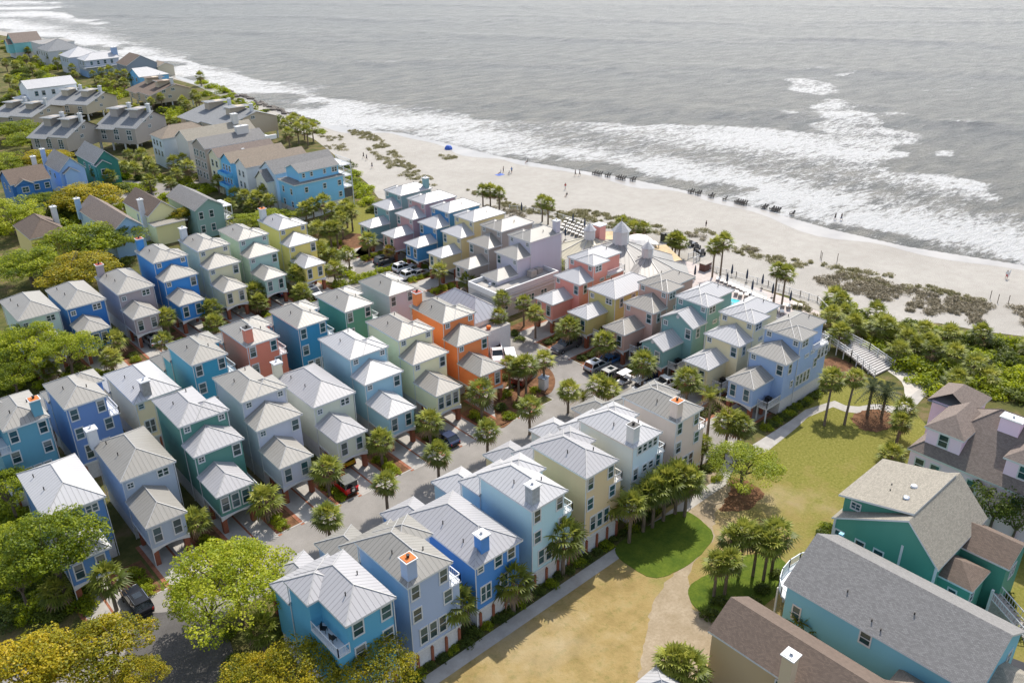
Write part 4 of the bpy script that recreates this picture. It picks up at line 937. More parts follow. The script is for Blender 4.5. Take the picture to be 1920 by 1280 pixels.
# ------------------------------------------------------------------ sea
def vnoise(x, y, seed):
    xi = np.floor(x).astype(np.int64); yi = np.floor(y).astype(np.int64); fx = x - xi; fy = y - yi
    def h(a, b_):
        v = np.sin(a * 127.1 + b_ * 311.7 + seed * 74.7) * 43758.5453; return v - np.floor(v)
    u = fx * fx * (3 - 2 * fx); v = fy * fy * (3 - 2 * fy)
    return (h(xi, yi) * (1 - u) + h(xi + 1, yi) * u) * (1 - v) + (h(xi, yi + 1) * (1 - u) + h(xi + 1, yi + 1) * u) * v
def poly_sd(px_, py_, poly):
    """signed distance to a polygon, positive inside"""
    d = np.full(px_.shape, 1e9); ins = np.zeros(px_.shape, bool); n = len(poly)
    for i in range(n):
        ax, ay = poly[i]; bx, by = poly[(i + 1) % n]; ex, ey = bx - ax, by - ay
        t = np.clip(((px_ - ax) * ex + (py_ - ay) * ey) / (ex * ex + ey * ey + 1e-9), 0, 1)
        d = np.minimum(d, np.hypot(px_ - ax - t * ex, py_ - ay - t * ey))
        c = ((ay > py_) != (by > py_)) & (px_ < (bx - ax) * (py_ - ay) / ((by - ay) if abs(by - ay) > 1e-9 else 1e-9) + ax); ins ^= c
    return np.where(ins, d, -d)
vv = [150.0]
while vv[-1] < 6500: vv.append(vv[-1] * (1.0062 if vv[-1] < 1500 else 1.03))
vv = np.array(vv); uu = np.linspace(-.72, .72, 430)
VV, UU = np.meshgrid(vv, uu, indexing='ij'); UX = UU * VV
X = UX * _right.x + VV * _flat.x; Yy = UX * _right.y + VV * _flat.y
land = [(p[0], p[1]) for p in pts] + [(600, -900), (-3000, -900), (-3000, 3000)]
dsea = -poly_sd(X, Yy, land)                      # metres seaward of the waterline
outer = [(-80, -40), (60, -12), (200, 44), (330, 108), (470, 146), (640, 165), (800, 188), (960, 210), (1100, 222), (1300, 238), (1480, 238), (1640, 268), (1760, 328), (1860, 388), (1960, 425), (2300, 500)]
band = pts[:-2] + [(at(2400, 565).x, at(2400, 565).y)] + [(at(*p).x, at(*p).y) for p in outer[::-1]]
sd1 = poly_sd(X, Yy, band)
patch = [(at(*p).x, at(*p).y) for p in ((1440, 262), (1490, 232), (1470, 208), (1500, 186), (1478, 160), (1490, 138), (1530, 128), (1585, 140), (1570, 165), (1600, 190), (1680, 214), (1730, 250), (1760, 300), (1640, 330))]
sd1 = np.where((dsea > -1) & (dsea < 22), np.maximum(sd1, 9 + .2 * dsea), sd1)
sd2 = poly_sd(X, Yy, patch)
n1 = vnoise(X / 9, Yy / 9, 1) - .5; n2 = vnoise(UX / 60, VV / 22, 2) - .5; n3 = vnoise(UX / 28, VV / 7, 3)
m1 = np.clip((sd1 + n1 * 16 + n2 * 34) / 16 + .5, 0, 1); m2 = np.clip((sd2 + n1 * 26 + n2 * 20) / 15 + .5, 0, 1)
rows_ = .5 + .5 * np.sin((dsea + n2 * 16 + n1 * 5) / 8.5)        # lines of surf roll in one behind another
foam = np.maximum(m1 * (.655 + .26 * rows_ * (.4 + .8 * n3) - .06 * (1 - rows_)), m2 * (.64 + .24 * n3))
foam = np.maximum(foam, (.28 + .17 * vnoise(UX / 50, VV / 12, 4)) * (dsea > 3))
swell_d = VV * .93 + UX * .16 + (vnoise(UX / 90, VV / 40, 7) - .5) * 34
ph = swell_d / 15.0
amp = np.clip((dsea - 5) / 60, 0, 1)
cr = np.maximum(0, np.sin(ph)) ** 6
gate = np.clip((vnoise(UX / 60, VV / 20, 9) - .43) * 4, 0, 1)
caps_ = cr * gate * np.clip((dsea - 40) / 40, 0, 1)
foam = np.maximum(foam, (.50 + .12 * n3) * caps_ * (VV < 1500))
for (xa, xb_, yy) in ((1290, 1380, 249), (1700, 1890, 170), (1740, 1900, 232), (1850, 1920, 297), (800, 880, 97), (930, 1000, 268)):   # breakers
    a = at(xa, yy); c_ = at(xb_, yy + 3); mx, my = (a.x + c_.x) / 2, (a.y + c_.y) / 2
    du = (X - mx) * _right.x + (Yy - my) * _right.y; dv = (X - mx) * _flat.x + (Yy - my) * _flat.y
    half = math.dist((a.x, a.y), (c_.x, c_.y)) / 2
    e = np.exp(-(du / half) ** 4) * np.exp(-((dv + 9 * n1 + 7 * n2) / 3.0) ** 2); foam = np.maximum(foam, (.55 + .25 * n3) * e); amp = amp + 1.2 * e
z = .07 + amp * (.34 * np.sin(ph) + .22 * cr + .16 * np.sin(ph * 2.7 + UX / 30) + .5 * n1 * np.clip(dsea / 80, 0, 1)) + .25 * np.clip(rows_ - .5, 0, 1) * m1 * np.clip(dsea / 12, 0, 1)
z = np.where(VV > 1500, .07, z)
z = np.maximum(z, .055); z = np.where(dsea < 0, .06 + np.clip(dsea, -12, 0) * .05, z)
foam = np.where(dsea < 5, np.maximum(foam, .62 * np.clip(1 - np.abs(dsea - 1.2) / 3.5, 0, 1)), foam)
ny, nx = VV.shape; idx = np.arange(ny * nx).reshape(ny, nx)
ok = (dsea > -9); q = np.stack([idx[:-1, :-1], idx[:-1, 1:], idx[1:, 1:], idx[1:, :-1]], -1)
okq = ok[:-1, :-1] & ok[:-1, 1:] & ok[1:, 1:] & ok[1:, :-1]; q = q[okq].reshape(-1, 4)
used = np.unique(q); remap = -np.ones(ny * nx, int); remap[used] = np.arange(len(used)); q = remap[q]
me = bpy.data.meshes.new('sea'); co = np.stack([X.ravel()[used], Yy.ravel()[used], z.ravel()[used]], -1)
me.from_pydata(co.tolist(), [], q.tolist()); me.polygons.foreach_set('use_smooth', [True] * len(me.polygons))
at1 = me.attributes.new('foam', 'FLOAT', 'POINT'); at1.data.foreach_set('value', foam.ravel()[used].astype(np.float32))
at2 = me.attributes.new('seaward', 'FLOAT', 'POINT'); at2.data.foreach_set('value', np.clip(dsea.ravel()[used] / 150, 0, 1).astype(np.float32))
m, n, p = new_mat('sea water'); P = pos(n)
fa = N(n, 'ShaderNodeAttribute'); fa.attribute_name = 'foam'; sw = N(n, 'ShaderNodeAttribute'); sw.attribute_name = 'seaward'
mp = N(n, 'ShaderNodeMapping'); mp.inputs['Rotation'].default_value = (0, 0, HEAD); mp.inputs['Scale'].default_value = (.45, 1.3, 1); n.links.new(P, mp.inputs[0])
f1 = noise(n, mp.outputs[0], .30, 8, .72); f2 = noise(n, mp.outputs[0], .9, 5, .7); f3 = noise(n, mp.outputs[0], .055, 4, .6)
d = math_(n, 'ADD', math_(n, 'MULTIPLY', f1, .9), math_(n, 'MULTIPLY', f2, .75))      # about .45 .. 1.2
thr = math_(n, 'SUBTRACT', 1.33, math_(n, 'MULTIPLY', fa.outputs['Fac'], .86))
ff = math_(n, 'MULTIPLY', math_(n, 'SUBTRACT', d, thr), 5.0, True)
ff = math_(n, 'MULTIPLY', ff, math_(n, 'MULTIPLY', fa.outputs['Fac'], 1.9, True))
wat = mix(n, sw.outputs['Fac'], (.205, .19, .16), (.155, .152, .142))
wat = mix(n, math_(n, 'MULTIPLY', f3, .5), wat, (.17, .165, .15))
f4 = noise(n, mp.outputs[0], .16, 5, .6)
wat = mix(n, ramp(n, f4, [(.38, (1, 1, 1)), (.62, (0, 0, 0))]), wat, (.085, .087, .084))  # noise darkens the water colour to stand in for shaded wave troughs
foamc = mix(n, f2, (.48, .48, .465), (.68, .69, .70))
n.links.new(mix(n, ff, wat, foamc), p.inputs['Base Color'])
ro = n.nodes.new('ShaderNodeMapRange'); n.links.new(ff, ro.inputs[0]); ro.inputs[3].default_value = .30; ro.inputs[4].default_value = .85
n.links.new(ro.outputs[0], p.inputs['Roughness']); p.inputs['IOR'].default_value = 1.33
h = math_(n, 'ADD', math_(n, 'MULTIPLY', f1, 1.0), math_(n, 'MULTIPLY', f2, .55)); bump(n, p, h, 1.0, 1.8)
me.materials.append(m)
sea_o = bpy.data.objects.new('sea', me); col.objects.link(sea_o); sea_o['kind'] = 'structure'

# ------------------------------------------------------------------ vegetation
OAKG = leafm('live oak', (.04, .08, .004), (.20, .265, .010), (.42, .45, .02))
OAKY = leafm('flowering oak', (.05, .085, .004), (.265, .265, .010), (.58, .44, .018))
OAKL = leafm('spring oak', (.06, .11, .005), (.26, .33, .014), (.48, .50, .03))
DARK = leafm('evergreen', (.03, .055, .008), (.09, .13, .018), (.18, .22, .03))
BUSHY = leafm('wax myrtle', (.10, .15, .006), (.30, .37, .012), (.48, .52, .02))
PALMG = leafm('palm', (.06, .09, .012), (.20, .235, .028), (.50, .48, .09), .3)
PALMY = leafm('yellow palm', (.12, .10, .01), (.30, .24, .02), (.44, .34, .03), .3)
DEAD = plain('dry frond', (.22, .15, .085), .9, .3, 4)
SAGO = leafm('blue palm', (.03, .05, .02), (.075, .10, .05), (.16, .19, .10), .25)
SCRUB = leafm('dune scrub', (.15, .13, .085), (.26, .225, .15), (.36, .31, .21), .2)
GRASST = leafm('dune grass', (.15, .15, .06), (.27, .245, .11), (.38, .34, .18), .3)

def leaf_cards(name, P, Nn, S, tint, mat, long=1.0):
    """one mesh of small leaf-sized quads at points P with normals Nn"""
    n = len(P); rg = np.random.default_rng(len(P))
    a = rg.normal(size=(n, 3)); t = np.cross(Nn, a); t /= np.linalg.norm(t, axis=1, keepdims=True) + 1e-9
    b_ = np.cross(Nn, t); t = t * (S * long)[:, None]; b_ = b_ * S[:, None]
    v = np.stack([P - t * .5 - b_ * .25, P - b_ * .5 + t * .1, P + t * .5 + b_ * .2, P + b_ * .5 - t * .1], 1).reshape(-1, 3)
    me = bpy.data.meshes.new(name); me.vertices.add(4 * n); me.vertices.foreach_set('co', v.ravel())
    me.loops.add(4 * n); me.loops.foreach_set('vertex_index', np.arange(4 * n)); me.polygons.add(n)
    me.polygons.foreach_set('loop_start', np.arange(n) * 4); me.polygons.foreach_set('loop_total', np.full(n, 4))
    me.materials.append(mat); me.update(calc_edges=True)
    q = me.attributes.new('tint', 'FLOAT', 'POINT'); q.data.foreach_set('value', np.repeat(tint, 4).astype(np.float32)); return me

def crown(name, seed, mat, clumps=100, per=95, rx=1.0, rz=.62, cr=(.17, .30), size=.052, dome=True, low=-.25):
    """crown of unit radius: leaf clumps spread unevenly through a dome"""
    rg = np.random.default_rng(seed); C = []
    lob = rg.normal(size=(7, 3)); lob[:, 2] = abs(lob[:, 2]); lob /= np.linalg.norm(lob, axis=1, keepdims=True); la = rg.uniform(-.36, .26, 7)
    while len(C) < clumps:
        d = rg.normal(size=3); d /= np.linalg.norm(d)
        if dome and d[2] < low: continue
        k = 1 + sum(a * max(0, d @ l) ** 4 for a, l in zip(la, lob))
        r = k * rg.uniform(.55, 1.0) ** .6 * (1 if rg.random() < .85 else rg.uniform(.4, .8))
        C.append(d * r * np.array([rx, rx, rz]))
    C = np.array(C); P = []; Nn = []; T = []; S = []
    for c in C:
        r = rg.uniform(*cr); m_ = max(12, int(per * (r / cr[1]) ** 1.6 * rg.uniform(.6, 1.15)))
        d = rg.normal(size=(m_, 3)); d[:, 2] = d[:, 2] * .8 + .25; d /= np.linalg.norm(d, axis=1, keepdims=True)
        rr = r * rg.uniform(.45, 1.0, m_) ** .5
        P.append(c + d * rr[:, None] * np.array([1, 1, .72])); nn = d * .55 + rg.normal(size=(m_, 3)) * .5 + np.array([0, 0, .45]); Nn.append(nn / np.linalg.norm(nn, axis=1, keepdims=True))
        T.append(np.clip(rg.normal(.46, .24) * .85 + rg.uniform(-.12, .32, m_), 0, 1)); S.append(size * rg.uniform(.7, 1.35, m_))
    return leaf_cards(name, np.concatenate(P), np.concatenate(Nn), np.concatenate(S), np.concatenate(T), mat, 1.25)

def limbs(name, seed, h=1.0, r=.07, n=7, spread=.8, top=.55):
    b = MB(); q = random.Random(seed); k = Vector((q.uniform(-.08, .08), q.uniform(-.08, .08), .42 * h))
    b.bar((0, 0, -.05), k, r, BARK, 7, r * .75, False)
    for i in range(n):
        a = 2 * math.pi * i / n + q.uniform(-.3, .3); e = Vector((math.cos(a) * spread * q.uniform(.6, 1), math.sin(a) * spread * q.uniform(.6, 1), h * q.uniform(.65, 1.0)))
        mid_ = k.lerp(e, .5) + Vector((0, 0, .06)); b.bar(k, mid_, r * .5, BARK, 5, r * .33, False); b.bar(mid_, e, r * .33, BARK, 5, r * .1, False)
        f = mid_ + Vector((q.uniform(-.3, .3), q.uniform(-.3, .3), h * .35)); b.bar(mid_, f, r * .25, BARK, 4, r * .08, False)
    return b.mesh(name)

OAKS = {k: [crown('crown', 40 + i + 10 * j, m, 135, 190, cr=(.11, .25), size=.034) for i in range(2)] for j, (k, m) in enumerate((('g', OAKG), ('y', OAKY), ('l', OAKL)))}
OAKS['s'] = [crown('crown', 91, OAKY, 120, 130, cr=(.13, .24), size=.036)]; OAKS['t'] = [crown('crown', 92, OAKL, 150, 190, cr=(.11, .24), size=.031)]
OAKS['o'] = [crown('crown', 95, DARK, 80, 70, cr=(.14, .26), size=.055, low=-.5)]
TRUNKS = [limbs('trunk', i) for i in range(3)]
ITEMS = []                                         # (root, noun phrase, place phrase) for the labels
def oak(px, rad, h, kind, noun, place, zc=None, rzz=1.0, seed=0, name='oak_tree'):
    """px = where the middle of the crown is seen; h = height of the crown middle"""
    p = at(px[0], px[1], h); r = thing(name, (p.x, p.y, 0), rnd.uniform(0, 6.28), cat='tree')
    c = put('crown', OAKS[kind][seed % len(OAKS[kind])], (0, 0, h - rad * .12), 0, (rad, rad, rad * rzz), r)
    t = put('trunk', TRUNKS[seed % 3], (0, 0, 0), 0, (rad * .85, rad * .85, (h + rad * .15)), r)
    ITEMS.append((r, noun, place)); return r
def cat_group(items, group):
    for it in items: it[0]['group'] = group
G_OAK = 'oaks around the cottages'
o_list = [
 ((165, 362), 9.2, 5.2, 'y', 'broad oak, green with golden leaf tips, by the dark blue cottage', .55), ((85, 372), 4.2, 4.0, 'g', 'small green oak right below the dark blue cottage', .7),
 ((155, 447), 9.0, 5.5, 'g', 'big bright green oak left of the azure cottage', .62), ((225, 440), 5.0, 5.0, 'g', 'smaller green oak just left of the azure chimney', .7),
 ((150, 493), 8.2, 5.2, 'y', 'golden oak behind the taupe chimney', .5), ((50, 490), 6.8, 5.2, 'l', 'olive green oak behind the white-green cottage', .6),
 ((22, 400), 7.0, 5.2, 'l', 'light green oak at the left edge beside the cream yellow cottage', .65),
 ((45, 640), 5.6, 6.0, 'l', 'light green oak at the left edge before the white-green cottage', .8), ((120, 650), 4.4, 5.6, 'l', 'light green oak in front of the deep blue cottage', .8), ((20, 700), 3.6, 4.0, 'g', 'green oak at the left edge beside the lane', .8),
 ((92, 1012), 5.4, 8.0, 'g', 'dark green oak covering the bright white roof', .78), ((25, 1060), 3.0, 6.5, 'g', 'dark green oak at the lower left edge', .8),
 ((435, 1080), 5.9, 6.4, 't', 'airy light green oak over the near street end', .85), ((385, 1110), 3.4, 5.6, 't', 'low light green oak branch clump left of the cyan house', .8),
 ((190, 1208), 4.6, 6.5, 'y', 'golden oak below the parked black car', .75), ((60, 1245), 5.0, 7.0, 'y', 'golden oak in the lower left corner', .75), ((255, 1262), 2.4, 5.0, 'y', 'small golden oak along the bottom edge left of the dark street end', .8),
 ((570, 1255), 3.9, 6.0, 's', 'thin yellow oak in front of the cyan house', .85), ((700, 1250), 3.7, 6.0, 's', 'thin yellow oak below the grey-blue house', .85), ((470, 1268), 3.0, 5.0, 's', 'thin yellow-green oak left of the cyan house at the bottom edge', .85),
 ((1398, 862), 4.3, 4.6, 't', 'single lawn oak over a patch of mulch and painted shade', .62), ((75, 292), 9.5, 4.2, 'y', 'wide golden oak behind the light blue gabled cottage', .42), ((20, 300), 6.0, 4.0, 'l', 'olive oak at the left edge above the dark blue cottage', .5),
 ((15, 240), 8.5, 4.5, 'g', 'green oak at the left edge below the far white house', .5), ((55, 258), 7, 4.2, 'l', 'olive oak below the sunken taupe condominium', .45),
 ((345, 398), 3.2, 5.4, 'y', 'small golden tree before the sage porch house', .8), ((325, 412), 2.6, 4.2, 'g', 'small green tree beside the butter yellow cottage', .8), ((515, 402), 6.0, 3.2, 'l', 'low yellow-green oak behind the lemon yellow chimney', .45), ((470, 408), 4.0, 3.2, 'l', 'low yellow-green oak behind the sage lime-sided roof', .5),
 ((1872, 935), 3.2, 5.0, 'o', 'dark magnolia between the green house and the pink townhouse', 1.1), ((1912, 960), 2.6, 4.4, 'o', 'dark magnolia at the right edge by the pink townhouse', 1.1),
 ((8, 1010), 3.2, 5.0, 'l', 'olive oak at the left edge beside the bright white roof', .8), ((10, 905), 3.4, 5.5, 'l', 'olive oak at the left edge under the teal-blue cottage', .85)]
for i, (px, rad, h, k, noun, fl) in enumerate(o_list):
    r = oak(px, rad, h, k, noun, '', rzz=fl, seed=i); r['group'] = G_OAK; r['label'] = noun

def palm_crown(seed, n=40, fan=.92, leaf=9, mat=PALMG, droop=.35, feather=False, dead=7):
    q = random.Random(seed); vs_ = []; fs = []; ti = []; mi = []
    def quad(a, b_, c, d, t, m_=0):
        k = len(vs_); vs_.extend([a, b_, c, d]); fs.append((k, k + 1, k + 2, k + 3)); ti.extend([t] * 4); mi.append(m_)
    for i in range(n):
        f = (i + .5) / n; el = R(82 - 128 * f + q.uniform(-9, 9)); az = i * 2.39996 + q.uniform(-.2, .2)
        isd = 1 if i >= n - dead else 0
        d = Vector((math.cos(el) * math.cos(az), math.cos(el) * math.sin(az), math.sin(el)))
        side = Vector((-math.sin(az), math.cos(az), 0)); up_ = d.cross(side) * -1 if False else side.cross(d)
        L = q.uniform(.75, 1.05) * (.8 if isd else 1); base = Vector((0, 0, .12)) + d * .05; hub = base + d * L + Vector((0, 0, -.12 * math.cos(el)))
        tone = min(1, max(0, .62 - .55 * f + q.uniform(-.18, .25)))
        w_ = side * .022; quad(base - w_, base + w_, hub + w_, hub - w_, tone, isd)
        if feather:
            Lf = fan * 2.1; prev = base
            for s in range(9):
                t = (s + 1) / 9; pt = base + d * (Lf * t) + Vector((0, 0, -droop * 1.6 * t * t * Lf))
                for sg in (-1, 1):
                    o_ = (side * sg * .8 + d * .55).normalized() * (.52 * (1 - .55 * abs(t - .35))); o_.z -= .12
                    ww = d * .055; quad(prev - ww, prev + ww, prev + o_ + ww * .2, prev + o_ - ww * .2, tone + q.uniform(-.1, .1), isd)
                prev = pt
            continue
        for j in range(leaf):
            a = R(-82 + 164 * j / (leaf - 1)); ld = (d * math.cos(a) + side * math.sin(a)).normalized()
            ln = fan * (1 - .28 * abs(math.sin(a))) * q.uniform(.85, 1.1)
            tip = hub + ld * ln + Vector((0, 0, -droop * ln * (.55 + .6 * abs(math.sin(a)))))
            mdl = hub + ld * ln * .55 + Vector((0, 0, -.03)); ww = ld.cross(up_).normalized() * .075
            t2 = min(1, max(0, tone + q.uniform(-.12, .12)))
            quad(hub - ww * .35, hub + ww * .35, mdl + ww, mdl - ww, t2, isd); quad(mdl - ww, mdl + ww, tip + ww * .12, tip - ww * .12, t2, isd)
    me = bpy.data.meshes.new('crown'); me.from_pydata([tuple(v) for v in vs_], [], fs); me.materials.append(mat); me.materials.append(DEAD)
    me.polygons.foreach_set('material_index', mi); a_ = me.attributes.new('tint', 'FLOAT', 'POINT'); a_.data.foreach_set('value', ti); me.update(); return me
def palm_trunk(seed, lean=0.0):
    b = MB(); q = random.Random(seed); n = 6; pr = None
    for i in range(n):
        t0, t1 = i / n, (i + 1) / n; f = lambda t: Vector((lean * t * t, .0 + lean * .3 * math.sin(t * 3), t))
        b.bar(f(t0), f(t1), .17 - .05 * t0, PALMBARK, 7, .17 - .05 * t1 + (.02 if i == n - 1 else 0), False)
    return b.mesh('trunk')
PC = [palm_crown(i, q_, f_, mat=PALMG) for i, (q_, f_) in enumerate(((46, .94), (40, 1.04), (54, .88), (44, 1.0), (36, 1.08)))]
PCF = [palm_crown(21, 26, 1.0, mat=PALMG, feather=True, droop=.28, dead=3), palm_crown(22, 34, 1.05, mat=SAGO, feather=True, droop=.32, dead=2), palm_crown(23, 24, .95, mat=PALMG, feather=True, droop=.26, dead=8)]
PCY = [palm_crown(31, 30, .85, mat=PALMY)]
PT = [palm_trunk(i) for i in range(3)]
def palm(px, h, noun, place, s=1.0, kind='fan', base=None, crownz=None, name='palm_tree', cat='palm'):
    p = at(px[0], px[1], h); r = thing(name, (p.x, p.y, 0), rnd.uniform(0, 6.28), cat=cat)
    me = {'fan': PC, 'feather': [PCF[0]], 'blue': [PCF[1]], 'shaggy': [PCF[2]], 'yellow': PCY}[kind]
    off = (0, 0)
    if base:                                            # trunk foot seen elsewhere: a leaning palm
        g_ = at(base[0], base[1], 0); r.location = (g_.x, g_.y, 0); r.rotation_euler = (0, 0, 0); off = (p.x - g_.x, p.y - g_.y)
        b = MB(); n = 7; prev = Vector((0, 0, 0))
        for i in range(n):
            t = (i + 1) / n; k = Vector((off[0] * t ** 1.5, off[1] * t ** 1.5, (h - .2) * t)); b.bar(prev, k, .2 - .07 * i / n, PALMBARK, 8, .2 - .07 * t, False); prev = k
        b.build('trunk', r)
    else: put('trunk', PT[rnd.randrange(3)], (0, 0, 0), 0, (1.0 * s, 1.0 * s, h - .1), r)
    c = put('crown', me[rnd.randrange(len(me))], (off[0], off[1], h - .15), rnd.uniform(0, 6.28), s * rnd.uniform(.86, 1.12), r); c.rotation_euler = (rnd.uniform(-.16, .16), rnd.uniform(-.16, .16), rnd.uniform(0, 6.28))
    ITEMS.append((r, noun, place)); return r
CP = 'cabbage palm'
for x, y, h in ((612, 880, 3.9), (613, 968, 4.1), (722, 905, 4.3), (713, 826, 3.8), (805, 790, 3.6), (820, 850, 4.1), (902, 735, 4.6), (913, 808, 4.2), (993, 763, 4.4), (497, 936, 3.4), (367, 975, 3.2)): palm((x, y), h, CP, 'along the near street drives', 1.25)
for x, y, h in ((1066, 731, 3.8), (1122, 722, 4.0), (1142, 730, 3.6)): palm((x, y), h, CP, 'on the street behind the lawn row', 1.15)
palm((1094, 745), 2.2, 'short bushy yellow-green palm', 'on the street behind the lawn row', .95, 'shaggy')
for x, y, h in ((972, 690, 5.0), (986, 684, 5.2), (1020, 675, 4.6), (955, 683, 4.4)): palm((x, y), h, CP, 'on the mulch island by the small cabinet', 1.2)
for x, y, h in ((942, 560, 4.8), (934, 593, 5.0), (982, 568, 4.4), (1004, 588, 4.6), (919, 530, 3.8), (1043, 497, 3.4)): palm((x, y), h, CP, 'around the flat white building', 1.15)
for x, y, h in ((1066, 614, 4.0), (1133, 641, 4.0), (1207, 680, 4.6), (1290, 712, 4.4)): palm((x, y), h, CP, 'before the seaside row', 1.3)
palm((1334, 745), 7.5, 'tall feathery palm', 'beyond the pinkish grey house', 1.25, 'shaggy')
for x, y, h in ((1366, 790, 4.2), (1388, 797, 4.0)): palm((x, y), h, CP, 'beside the pale drive near the lavender-blue cottage', 1.25)
for x, y, h in ((1304, 836, 3.6), (1319, 830, 3.8)): palm((x, y), h, CP, 'at the corner of the pinkish grey house', .95)
for x, y, h in ((1138, 938, 4.4), (1184, 945, 5.4), (1211, 925, 5.4), (1229, 915, 5.6), (1250, 903, 5.6), (1272, 893, 5.4), (1290, 900, 5.2)): palm((x, y), h, CP, 'in the clump at the turf bed', 1.3)
for x, y, h in ((1057, 1005, 5.3), (962, 1089, 4.1), (855, 1130, 4.6)): palm((x, y), h, CP, 'against the lawn row walls', 1.5)
palm((490, 1178), 3.0, 'bushy green palm', 'left of the cyan house', 1.25)
for x, y, h in ((1346, 1056, 4.4), (1367, 1050, 4.6), (1397, 1000, 5.4), (1422, 1008, 5.2), (1442, 1018, 5.0), (1458, 1000, 5.4), (1372, 1010, 5.0)): palm((x, y), h, CP, 'in the clump on the right-hand turf bed', 1.1)
for x, y, h in ((1262, 1238, 4.2), (1290, 1250, 3.8)): palm((x, y), h, CP, 'at the bottom edge near the white pyramid roof', 1.2)
palm((1512, 1178), 3.0, 'round fan palm', 'squeezed between the tan and light blue houses', 1.2)
palm((1562, 710), 5.7, 'tall slender leaning palm', 'on the lawn by the lavender-blue cottage', 1.15, 'fan', (1545, 798)); palm((1604, 708), 6.1, 'tall slender leaning palm', 'on the lawn by the lavender-blue cottage', 1.15, 'fan', (1583, 796))
palm((1636, 728), 4.4, 'stout blue-green feather palm', 'in the mulch ring', 1.35, 'blue'); palm((1662, 738), 4.0, 'stout blue-green feather palm', 'in the mulch ring', 1.3, 'blue')
for x, y, h in ((1698, 765, 4.2), (1690, 790, 3.4)): palm((x, y), h, CP, 'right of the mulch ring', 1.2)
palm((1672, 852), 1.3, 'low palmetto', 'at the lawn edge above the green house', 1.25)
palm((202, 1084), 4.3, CP, 'beside the parked black car', 1.3); palm((105, 1108), 2.2, 'low palmetto', 'below the dark green oak', 1.2)
for x, y, h in ((905, 357, 4.6), (919, 358, 4.6), (936, 361, 4.4), (1017, 377, 5.0), (1028, 382, 5.0), (1166, 420, 3.4), (1188, 428, 3.2), (1207, 428, 3.4), (1262, 450, 3.6), (1268, 446, 3.8), (1275, 455, 3.4)): palm((x, y), h, CP, 'on the sand by the clubhouse side', 1.25)
for x, y, h in ((1341, 462, 6.4), (1357, 453, 7.6), (1459, 506, 6.6), (1474, 513, 6.4)): palm((x, y), h, 'tall cabbage palm', 'on the sand by the deck fence', 1.2)
for x, y, h in ((572, 392, 4.5), (586, 385, 4.8), (606, 379, 5.0), (622, 395, 4.6), (638, 398, 4.8), (648, 388, 5.0), (658, 396, 4.8), (595, 430, 4.4), (618, 430, 4.6), (630, 427, 4.6), (640, 410, 4.8)): palm((x, y), h, CP, 'in the grove below the sky blue townhouse', 1.35)
for x, y, h in ((610, 477, 3.2), (626, 480, 3.0), (653, 477, 3.4), (626, 503, 3.0), (555, 514, 3.8), (558, 497, 4.4), (690, 450, 4.0), (565, 548, 2.2), (478, 548, 3.0), (485, 566, 2.2), (598, 470, 4.4)): palm((x, y), h, CP, 'around the end of the back row', 1.25)
for x, y, h in ((311, 594, 4.0), (307, 640, 2.6), (396, 580, 3.4), (401, 607, 2.4), (213, 640, 2.8), (207, 670, 2.6)): palm((x, y), h, CP, 'between the drives of the back row', 1.3)
palm((92, 694), 2.2, 'low palmetto', 'under the light green oak at left', 1.2)
for x, y, h in ((823, 507, 3.6), (876, 526, 3.0)): palm((x, y), h, CP, 'before the dune row cottages', 1.2)
palm((730, 470), 2.8, 'yellow-leaved palm', 'before the mauve-pink cottage', 1.05, 'yellow'); palm((903, 540), 2.8, 'yellow-leaved palm', 'left of the flat white building', 1.1, 'yellow')
for x, y, h in ((533, 235, 5), (545, 228, 5.4), (557, 240, 5), (568, 232, 5.2), (575, 246, 4.6), (540, 250, 4.6), (552, 222, 5), (585, 240, 4.4)): palm((x, y), h, CP, 'in the grove right of the tan condominium', 1.4)
for x, y, h in ((301, 182, 5), (283, 190, 4), (343, 190, 5), (350, 197, 4.5), (365, 178, 4.5), (372, 187, 4.5), (255, 205, 3.5), (272, 210, 3.5), (318, 228, 3), (337, 226, 3), (375, 143, 4)): palm((x, y), h, CP, 'among the condominiums', 1.3)
for x, y, h in ((265, 290, 4), (278, 303, 3.6), (240, 290, 4), (252, 315, 3.2), (233, 312, 3.2), (288, 318, 3.4), (325, 305, 4), (343, 298, 4.4), (352, 312, 4), (330, 325, 3.4), (280, 340, 3.2), (318, 342, 3.2), (408, 340, 3.4), (440, 365, 3), (459, 370, 3.6), (482, 372, 4.2), (495, 360, 4.6), (505, 375, 4.4), (470, 388, 3), (430, 385, 3.2), (205, 330, 3.5), (180, 322, 4)): palm((x, y), h, CP, 'in the gardens before the townhouses', 1.3)
for x, y, h in ((15, 148, 5), (30, 160, 5), (22, 175, 4.5), (48, 110, 4.5), (58, 125, 4), (75, 98, 4), (95, 105, 5), (105, 115, 4.5), (117, 108, 5), (52, 95, 4), (10, 118, 4), (28, 122, 3.5), (68, 112, 3.5), (135, 128, 4), (140, 140, 3.5)): palm((x, y), h, CP, 'in the far gardens at upper left', 1.4)
for x, y, h in ((175, 140, 4), (190, 135, 4.5), (205, 132, 4.5), (220, 140, 4.5), (233, 138, 4.5), (245, 145, 4), (185, 152, 3.5), (200, 155, 3.5), (215, 158, 3.5), (232, 155, 4), (243, 130, 4), (208, 145, 4)): palm((x, y), h, CP, 'in the clump behind the red-roofed condominium', 1.4)

